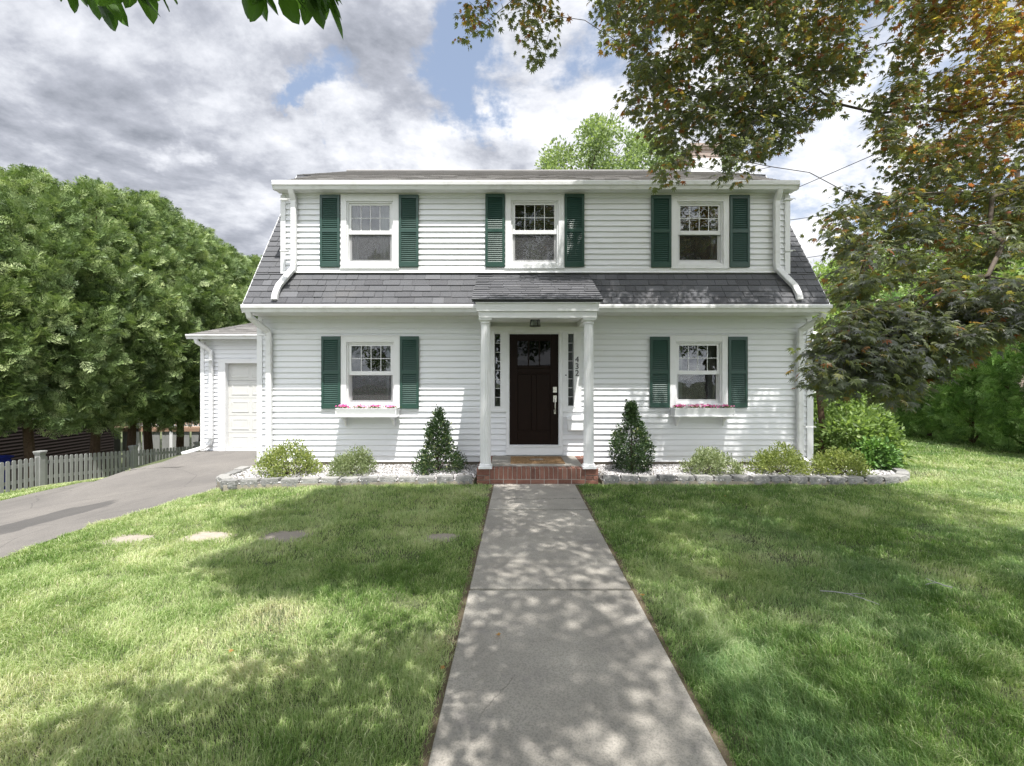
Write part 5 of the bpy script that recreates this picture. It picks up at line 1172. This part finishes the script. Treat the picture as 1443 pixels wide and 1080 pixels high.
# the crown overhead: where the photograph's shade lies on lawn, walk and wall tells where leaves must hang
def hidden(p):      # above the top of the picture, or off its sides
    Y = p[1]
    return Y < .2 or (p[2] - CAMZ) / Y > .842 + .30 / max(Y, .5) or abs(p[0] / Y) > 1.24
S_UP = [(-2.35, 4.0), (-1.8, 3.8), (-1.1, 4.1), (-.7, 3.8), (-.3, 3.45), (.2, 1.2), (1.0, .6), (6.0, .6), (6.6, 4.6), (5.6, 7.0), (-2.6, 6.8), (-2.95, 5.3), (-2.4, 4.7), (-2.7, 4.3)]
S_LOW = [(-2.35, 1.95), (-1.95, 2.4), (-1.45, 2.75), (-.95, 2.85), (-.2, 3.0), (.3, .9), (.0, -.5), (-5, -.5), (-4.3, 1.2), (-3.4, 1.7)]
TREE2 = []
def shade(poly, n, zlo, zhi, rad, nl, seed, out, thr, size, tm, plane='g'):
    r_ = random.Random(seed); xs_ = [p[0] for p in poly]; ys_ = [p[1] for p in poly]; k = t_ = 0
    while k < n and t_ < n * 80:
        t_ += 1; a, b = r_.uniform(min(xs_), max(xs_)), r_.uniform(min(ys_), max(ys_))
        if not inpx(a, b, poly): continue
        if vnoise(np.array([a * 1.7]), np.array([b * 1.7]), seed)[0] < thr: continue
        base = np.array([a, b, 0.]) if plane == 'g' else np.array([a, HY if plane == 'w' else 7.05, b]); h = r_.uniform(zlo, zhi) - base[2]
        for _ in range(20):
            p = base + np.array([.40, -1, 2.8]) * (h / 2.8)
            if hidden(p): break
            h += .35
        if not hidden(p): continue
        if p[1] > 6.7: continue
        out.append((p[0], p[1], p[2], rad * r_.uniform(.75, 1.3), int(nl * r_.uniform(.7, 1.3)), size, tm + r_.uniform(-.1, .1), 1)); k += 1
shade([(-.3, 1.4), (1.0, 1.4), (1.1, 7), (-.3, 7)], 45, 6.4, 10.2, .34, 54, 28, CL, 0, .072, .5)
shade([(-2.7, 3.85), (-1.8, 3.45), (-1.0, 3.75), (-.35, 3.6), (-.3, 6.8), (-2.5, 6.7), (-3.15, 5.3), (-2.3, 4.6)], 430, 6.2, 9.5, .25, 50, 29, CL, .10, .080, .5)
shade(S_UP, 700, 6.4, 10.2, .32, 52, 21, CL, .08, .076, .5)
shade([(5.2, 6.2), (9.8, 5.8), (10.4, 7.6), (7.4, 7.4), (6.2, 7.6)], 12, 5, 7.5, .3, 40, 25, CL, .3, .062, .5)
shade([(1.25, 3.45), (5.5, 3.45), (5.5, 5.2), (2.5, 5.2), (1.2, 4.7)], 270, 9.2, 11, .30, 56, 22, CL, .16, .068, .5, 'w')
shade([(.1, 2.9), (5.5, 2.9), (5.5, 3.5), (1.2, 3.5), (.7, 3.3)], 120, 8.3, 10.5, .26, 50, 24, CL, .25, .068, .5, 'w')
shade([(1.3, .2), (2.5, .2), (2.2, 2.7), (1.3, 2.7)], 16, 7.6, 9.6, .2, 30, 23, CL, .45, .062, .5, 'w')
shade([(2.5, .2), (5.5, .2), (5.5, 2.7), (2.3, 2.7)], 85, 7.4, 9.8, .24, 42, 26, CL, .38, .068, .5, 'w')
shade([(-.62, 0), (1.5, 0), (1.5, 2.8), (-.62, 2.8)], 75, 8.2, 10.5, .25, 48, 31, CL, .0, .072, .5, 'p')
shade(S_LOW, 560, 3.2, 5.0, .22, 20, 27, TREE2, .08, .13, .5)

def grow(trunk, clusters, rexp=2.35, rtip=.0016, maxstep=.45, extra=()):
    """branches: every cluster joins the nearest node that lies nearer the trunk; girth adds up downwards"""
    pos = [Vector(p) for p in trunk]; par = [-1] + list(range(len(trunk) - 1)); pd = [0.]
    for i in range(1, len(pos)): pd.append(pd[-1] + (pos[i] - pos[i - 1]).length)
    top = pos[-1]
    for pi, q, wt in extra:
        pi = pi if pi >= 0 else len(pos) - 1; pos.append(Vector(q)); par.append(pi); pd.append(pd[pi] + (pos[-1] - pos[pi]).length * wt)
    order = sorted(range(len(clusters)), key=lambda i: (Vector(clusters[i][:3]) - top).length); tips = {}
    arr = np.array([tuple(p) for p in pos])
    for i in order:
        c = Vector(clusters[i][:3]); d = np.linalg.norm(arr - np.array(c), axis=1); cost = d + .5 * np.array(pd) + 1.3 * np.maximum(0, c.z - arr[:, 2] - .1); j = int(np.argmin(cost)); 
        n = max(1, int(math.ceil((c - pos[j]).length / maxstep))); a = pos[j]; L = (c - a).length; last = j
        side = Vector((random.uniform(-1, 1), random.uniform(-1, 1), random.uniform(-.2, 1))) * L * .07
        for k in range(1, n + 1):
            t = k / n; p = a.lerp(c, t) + side * math.sin(math.pi * t) + Vector((0, 0, .10 * L * math.sin(math.pi * t) * (1 if L > 1 else .4)))
            pos.append(p); par.append(last); pd.append(pd[last] + (p - pos[last]).length); last = len(pos) - 1
        arr = np.array([tuple(p) for p in pos]); tips[i] = last
    w_ = [0.] * len(pos)
    for l in tips.values(): w_[l] += rtip**rexp
    for i in range(len(pos) - 1, 0, -1): w_[par[i]] += w_[i]
    return pos, par, [max(x, 1e-12)**(1 / rexp) for x in w_], tips
def branch_mesh(pos, par, rad, tk, rt):
    mbx = MB(); kids = {}
    for i, p in enumerate(par): kids.setdefault(p, []).append(i)
    done = set()
    def radius(i): return max(rad[i], rt[i]) if i < tk else rad[i]
    starts = [0]
    while starts:
        s = starts.pop(); chain = [par[s], s] if par[s] >= 0 else [s]; i = s
        while True:
            ks = kids.get(i, [])
            if not ks: break
            ks = sorted(ks, key=lambda q: (-(q < tk), -rad[q])); nxt = ks[0]; starts += ks[1:]; chain.append(nxt); i = nxt
        if len(chain) < 2: continue
        pts = [pos[q] for q in chain]; rr = [radius(q) for q in chain]
        if par[s] >= 0: rr[0] = min(rr[0], rr[1] * 1.15)
        mbx.ti = random.random(); mbx.tube(pts, rr, 9 if max(rr) > .05 else 6 if max(rr) > .012 else 4)
    return mbx
def leaves_of(clusters, tips, pos, par, tmpls, seed, flat=.5, hang=.55, spread=.2):
    out = []; rng = np.random.default_rng(seed)
    for tid in sorted({c[7] for c in clusters}):
        Ps, Ys, Zs, Ss, Ts = [], [], [], [], []
        for i, c in enumerate(clusters):
            if c[7] != tid: continue
            n = c[4]; l = tips[i]; ax = np.array((pos[l] - pos[par[l]]).normalized() if (pos[l] - pos[par[l]]).length > 1e-6 else (0, 0, -1))
            d = rng.normal(size=(n, 3)); d = nrm(d) * (rng.random((n, 1))**.45) * c[3]; d[:, 2] *= flat; d = d + ax * rng.uniform(-.9, .7, (n, 1)) * c[3] * .7
            P_ = np.array(c[:3]) + d; hz = nrm(d * np.array([1, 1, .2]) + 1e-6)
            y = nrm(hz * .9 + np.array([0, 0, -hang]) + rng.normal(0, .28, (n, 3)) + ax * .3); z = nrm(np.array([0, 0, 1.]) + hz * .5 + rng.normal(0, .38, (n, 3)))
            Ps.append(P_); Ys.append(y); Zs.append(z); Ss.append(rng.uniform(.65, 1.2, n) * c[5]); Ts.append(np.clip(c[6] + rng.normal(0, spread, n), 0, 1))
        P_, y, z, s, t = map(np.concatenate, (Ps, Ys, Zs, Ss, Ts)); out.append(scatter('crown', tmpls[tid][0], tmpls[tid][1], P_, frames(y, z), s, t))
    return out
TR = (6.7, 2.4)
trunk = [(TR[0], TR[1], -.1), (TR[0] - .05, TR[1], .9), (TR[0] - .15, TR[1] + .05, 1.8), (TR[0] - .35, TR[1] + .1, 2.7), (TR[0] - .75, TR[1] + .15, 3.6), (TR[0] - 1.3, TR[1] + .15, 4.5), (TR[0] - 2.0, TR[1] + .1, 5.3), (TR[0] - 2.8, TR[1] + .1, 6.0)]
pos, par, rad, tips = grow(trunk, CL, extra=[(7, (3.2, 3.4, 6.5), .3), (-1, (2.3, 4.3, 6.8), .3), (-1, (1.3, 4.8, 7.1), .3), (-1, (.2, 4.4, 7.2), .3), (-1, (-1.0, 3.9, 7.3), .3), (8, (3.3, 4.6, 7.4), .3), (-1, (3.4, 5.6, 8.2), .3), (4, (5.95, 3.5, 4.3), .8), (-1, (5.7, 4.4, 5.3), .8), (-1, (4.9, 4.8, 6.1), .8), (3, (6.2, 3.2, 3.3), 1.0), (-1, (5.0, 3.5, 3.3), 2.2)])
mt_ = empty('maple_tree', (TR[0], TR[1], 0)); tag(mt_, 'large purple and green maple overhanging the lawn, its branches filling the upper right', 'tree')
bm_ = branch_mesh(pos, par, rad, len(trunk), [.24, .19, .17, .15, .13, .10, .08, .05]); bo = bm_.build('trunk', M['twig'], mt_, smooth=True)
lv = leaves_of(CL, tips, pos, par, {0: MAP7, 1: MAP5}, 5)
link('crown', lv[0], M['maple'], mt_); link('crown', lv[1], M['maple'], mt_)
# broad-leaved tree behind and left of the camera; a few leaf tips hang into view
tw = [(-.0 + x, y, z) for x, y, z in ()]
for px, py, n in ((118, -28, 7), (160, -20, 8), (195, -30, 6), (345, -40, 6), (385, -22, 8), (412, -26, 7), (440, -12, 8), (456, -30, 5), (250, -60, 6), (300, -70, 6), (60, -60, 6)):
    p = W(px, py, 1.32); TREE2.append((p.x, p.y, p.z, .055, n, .092, .55, 0))
T2 = (-3.3, -1.8); trunk2 = [(T2[0], T2[1], -.1), (T2[0], T2[1], 1.2), (T2[0] + .15, T2[1] + .1, 2.3), (T2[0] + .5, T2[1] + .3, 3.3), (T2[0] + 1.0, T2[1] + .6, 4.2)]
pos, par, rad, tips = grow(trunk2, TREE2)
m2 = empty('shade_tree', (T2[0], T2[1], 0)); tag(m2, 'broad leaved tree whose hanging leaf tips show at the top left', 'tree')
branch_mesh(pos, par, rad, len(trunk2), [.18, .15, .13, .10, .06]).build('trunk', M['twig'], m2, smooth=True)
lv = leaves_of(TREE2, tips, pos, par, {0: OVAL, 1: OVAL}, 6, flat=.6, hang=1.3, spread=.15)
for l in lv: link('crown', l, M['bigleaf'], m2)

# ------------------------------------------------------------------ fence
fence = empty('picket_fence', (-11.0, 12, float(zg(-11, 12)))); tag(fence, 'weathered grey picket fence running back beside the driveway', 'fence')
FP = [(-11.36, 5.86), (-11.23, 8.28), (-11.1, 10.7), (-10.93, 13.13), (-10.76, 15.56), (-10.6, 18.0)]
for i, (x, y) in enumerate(FP):
    z = float(zg(x, y)); p = MB(); p.box(x - .065, x + .065, y - .065, y + .065, z - .2, z + .84); p.hexa([(x - .09, y - .09, z + .84), (x + .09, y - .09, z + .84), (x + .09, y + .09, z + .84), (x - .09, y + .09, z + .84), (x - .085, y - .085, z + .87), (x + .085, y - .085, z + .87), (x + .085, y + .085, z + .87), (x - .085, y + .085, z + .87)]); p.box(x - .08, x + .08, y - .08, y + .08, z + .80, z + .8395)
    part(p, 'post', M['fence'], fence, bevel=.004)
for (xa, ya), (xb, yb) in zip(FP[:-1], FP[1:]):
    p = MB(); n = 20; za, zb = float(zg(xa, ya)), float(zg(xb, yb)); d = Vector((xb - xa, yb - ya, 0)).normalized(); nn = Vector((d.y, -d.x, 0))
    for k in range(n):
        t = (k + .75) / (n + .5); c = Vector((xa + (xb - xa) * t, ya + (yb - ya) * t, za + (zb - za) * t)); tilt = random.uniform(-.008, .008)
        a = c - d * .036; b = c + d * .036; q = nn * .022; h = .74 + random.uniform(-.006, .006); q2 = nn * .040
        v = [a + q, b + q, b + q2, a + q2]; lo = [u + Vector((0, 0, .05)) for u in v]; hi = [u + Vector((0, 0, h - .03)) + d * tilt for u in v]
        p.hexa([tuple(u) for u in lo] + [tuple(u) for u in hi])
        c1, c2, c3 = (hi[0] + d * .012 + Vector((0, 0, .022))), (hi[1] - d * .012 + Vector((0, 0, .022))), None
        p.add([hi[0], hi[1], hi[1] - d * .016 + Vector((0, 0, .026)), hi[0] + d * .016 + Vector((0, 0, .026)), hi[3], hi[2], hi[2] - d * .016 + Vector((0, 0, .026)), hi[3] + d * .016 + Vector((0, 0, .026))], [(0, 1, 2, 3), (5, 4, 7, 6), (0, 3, 7, 4), (1, 5, 6, 2), (3, 2, 6, 7)])
    for h in (.20, .55):
        a = Vector((xa, ya, za + h)) + d * .07; b = Vector((xb, yb, zb + h)) - d * .07; q, q2 = nn * -.015, nn * .021; up_ = Vector((0, 0, .075))
        p.hexa([tuple(u) for u in (a + q, b + q, b + q2, a + q2, a + q + up_, b + q + up_, b + q2 + up_, a + q2 + up_)])
    part(p, 'picket_panel', M['fence'], fence)
# neighbouring house, deck and bin behind the evergreens
nb = empty('neighbour_house', (-21, 15, -2.2)); tag(nb, 'dark red clapboard neighbouring house behind the evergreen row', 'house')
p = MB(); p.box(-26, -17.5, 11, 20, -2.6, 3.2); part(p, 'wall', M['redwall'], nb)
p = MB(); clap(p, 11, 20, -2.0, 3.1, [], -17.5, .12, 'y', 1); clap(p, -26, -17.5, -2, 3.1, [], 11, .12); part(p, 'clapboard', M['redwall'], nb)
p = MB(); p.prism_x([(10.5, 3.0), (20.5, 3.0), (20.5, 3.12), (15.5, 5.6), (10.5, 3.12)], -26.4, -17.1); part(p, 'roof', M['darkroof'], nb)
for y in (13, 16.5):
    p = MB(); p.box(-17.5, -17.44, y, y + 1, .2, 1.6); wn = part(p, 'window', M['trim'], nb); p = MB(); p.box(-17.45, -17.425, y + .08, y + .92, .28, 1.52); part(p, 'pane', M['black'], wn)
dk = empty('wooden_deck', (-18, 23, -2.8)); tag(dk, 'raised brown wooden deck with white railing seen under the evergreens', 'deck')
p = MB(); zd = -.66; p.box(-21, -14.6, 21.6, 25, zd - .16, zd)
part(p, 'deck_floor', M['deckwood'], dk)
p = MB()
for x in (-21, -19.4, -17.8, -16.2, -14.7): p.box(x - .07, x + .07, 21.6, 21.74, -3.4, zd + 1.0)
p.box(-21, -14.6, 21.62, 21.70, zd + .92, zd + .98); p.box(-21, -14.6, 21.64, 21.68, zd + .08, zd + .13)
for k in range(52): x = -20.9 + k * .12; p.box(x, x + .045, 21.64, 21.68, zd + .1, zd + .93)
for k in range(24): y = 21.8 + k * .13; p.box(-14.66, -14.62, y, y + .045, zd + .1, zd + .93)
p.box(-14.68, -14.60, 21.7, 25, zd + .92, zd + .98); part(p, 'railing', M['trim'], dk)
p = MB()
for k in range(14): x = -20.9 + k * .47; p.box(x, x + .36, 21.66, 21.69, -3.0, zd - .17)
part(p, 'skirt_board', M['fence'], dk)
wf = empty('white_fence', (-14, 27, -3)); tag(wf, 'low white picket fence beyond the deck, glimpsed between the trunks', 'fence'); p = MB()
for k in range(60): x = -18 + k * .16; p.box(x, x + .09, 26.9, 26.93, -3.2, -1.75)
p.box(-18, -8.4, 26.94, 26.98, -2.8, -2.7); p.box(-18, -8.4, 26.94, 26.98, -2.1, -2.0); part(p, 'pickets', M['trim'], wf)
bn = empty('recycling_bin', (-13.16, 11.4, float(zg(-13, 11.4)))); tag(bn, 'blue recycling bin behind the fence at the left edge', 'bin'); bz = bn.location.z
p = MB(); p.hexa([(-13.41, 11.15, bz), (-12.91, 11.15, bz), (-12.91, 11.65, bz), (-13.41, 11.65, bz), (-13.46, 11.1, bz + .85), (-12.86, 11.1, bz + .85), (-12.86, 11.7, bz + .85), (-13.46, 11.7, bz + .85)]); part(p, 'bin_body', M['bluebin'], bn, bevel=.02)
p = MB(); p.prism_x([(11.06, bz + .855), (11.74, bz + .855), (11.74, bz + .90), (11.55, bz + .94), (11.25, bz + .93), (11.06, bz + .88)], -13.49, -12.83); part(p, 'lid', M['bluebin'], bn, bevel=.01)
# right background
sh = empty('garden_shed', (10.3, 17.5, 0)); tag(sh, 'white garden shed glimpsed past the right house corner', 'shed')
p = MB(); p.box(9.4, 11.0, 16, 19, -.1, 3.05); clap(p, 9.4, 11.0, .1, 3.0, [], 16, .12); part(p, 'wall', M['siding'], sh); p = MB(); p.box(9.3, 11.12, 15.85, 19.1, 3.055, 3.2); p.prism_x([(15.85, 3.205), (19.1, 3.205), (17.5, 3.6)], 9.3, 11.12); part(p, 'roof', M['trim'], sh)
bh = empty('brick_house', (27, 29, 0)); tag(bh, 'red brick house glimpsed through the maple branches at the right', 'house')
p = MB(); p.box(22.5, 33, 26, 34, -.2, 7.6); p.prism_x([(26, 7.6), (34, 7.6), (30, 10.6)], 22.5, 33); part(p, 'wall', M['brickwall'], bh)
p = MB(); p.prism_x([(25.6, 7.5), (25.6, 7.6), (30, 10.9), (34.4, 7.6), (34.4, 7.5), (30, 10.75)][::-1], 22.1, 33.4); part(p, 'roof', M['darkroof'], bh)
for x in (24, 27, 30):
    for z in (1.2, 4.6):
        p = MB(); p.box(x, x + 1.1, 25.95, 26.02, z, z + 1.6); wn = part(p, 'window', M['trim'], bh); p = MB(); p.box(x + .1, x + 1.0, 25.935, 25.96, z + .1, z + 1.5); part(p, 'pane', M['black'], wn)
# poles and cables
def pole(x, y, h, lab):
    e = empty('utility_pole', (x, y, 0)); tag(e, lab, 'pole'); p = MB(); p.tube([(x, y, -.3), (x, y, h)], [.15, .11], 12); part(p, 'post', M['wood'], e); p = MB(); p.box(x - 1, x + 1, y - .22, y - .12, h - .6, h - .48); part(p, 'crossarm', M['wood'], e)
pole(13, -13, 9.5, 'wooden utility pole by the street that feeds the house'); pole(30, 27, 14.6, 'wooden utility pole behind the gardens at the right')
def cable(a, b, sag, r, lab):
    a, b = Vector(a), Vector(b); p = MB(); p.tube([a.lerp(b, t) - Vector((0, 0, sag * 4 * t * (1 - t))) for t in np.linspace(0, 1, 40)], r, 5); o = part(p, 'overhead_cable', M['cable'], None); tag(o, lab, 'cable', 'overhead cables at the right of the house')
cable((5.10, 8.12, 5.06), (13, -13.1, 9.0), 1.0, .006, 'thin black cable from the upper right roof corner up into the maple')
cable((5.52, 9.4, 4.9), (30, 27, 14.1), .3, .007, 'thin black cable leaving the right gable below the dormer corner'); cable((5.52, 9.0, 4.0), (30, 27, 12.2), .4, .007, 'lower thin black cable leaving the right gable')
# small things on the lawn
for (px, py), ang, L, lab in (((1195, 850), -.5, .34, 'pale forked twig lying on the right lawn'), ((1322, 832), 2.2, .16, 'short pale twig on the lawn near the right edge')):
    x, y = ray_ground(px, py); p = MB(); p.ti = 1; c, s = math.cos(ang), math.sin(ang); q = lambda u, v, z: (x + c * u - s * v, y + s * u + c * v, z)
    p.tube([q(-L / 2, 0, .05), q(-L / 4, .02, .055), q(0, .015, .06), q(L / 4, -.01, .055), q(L / 2, -.05, .05)], [.004, .0045, .004, .003, .002], 5); p.tube([q(0, .015, .06), q(L / 5, .06, .058), q(L / 3, .10, .05)], [.003, .0025, .0015], 5)
    o = part(p, 'twig', M['fence'], None); tag(o, lab, 'twig')
rnd = random.Random(12)
for px, py, r_, lab in ((705, 905, 1., 'dry brown leaf at the left edge of the walkway'), (628, 956, 2., 'curled dry leaf in the grass beside the lower walkway'), (905, 848, 3., 'small dry leaf by the walkway joint on the right'), (1020, 705, 4., 'dry leaf on the lawn in front of the right bed'), (330, 930, 2.6, 'dry leaf in the shaded lower left lawn')):
    x, y = ray_ground(px, py); v, f = MAP5; c, s = math.cos(r_), math.sin(r_); m_ = MB(); m_.ti = .86
    m_.add([(x + (c * a - s * b) * .035, y + (s * a + c * b) * .035, (.032 if 600 < px < 1000 and px != 628 and px != 905 else .05) + .012 * abs(a) + cc * .02 + .006) for a, b, cc in v], f)
    o = m_.build('fallen_leaf', M['maple']); tag(o, lab, 'leaf', 'dry leaves fallen on the lawn and walkway')
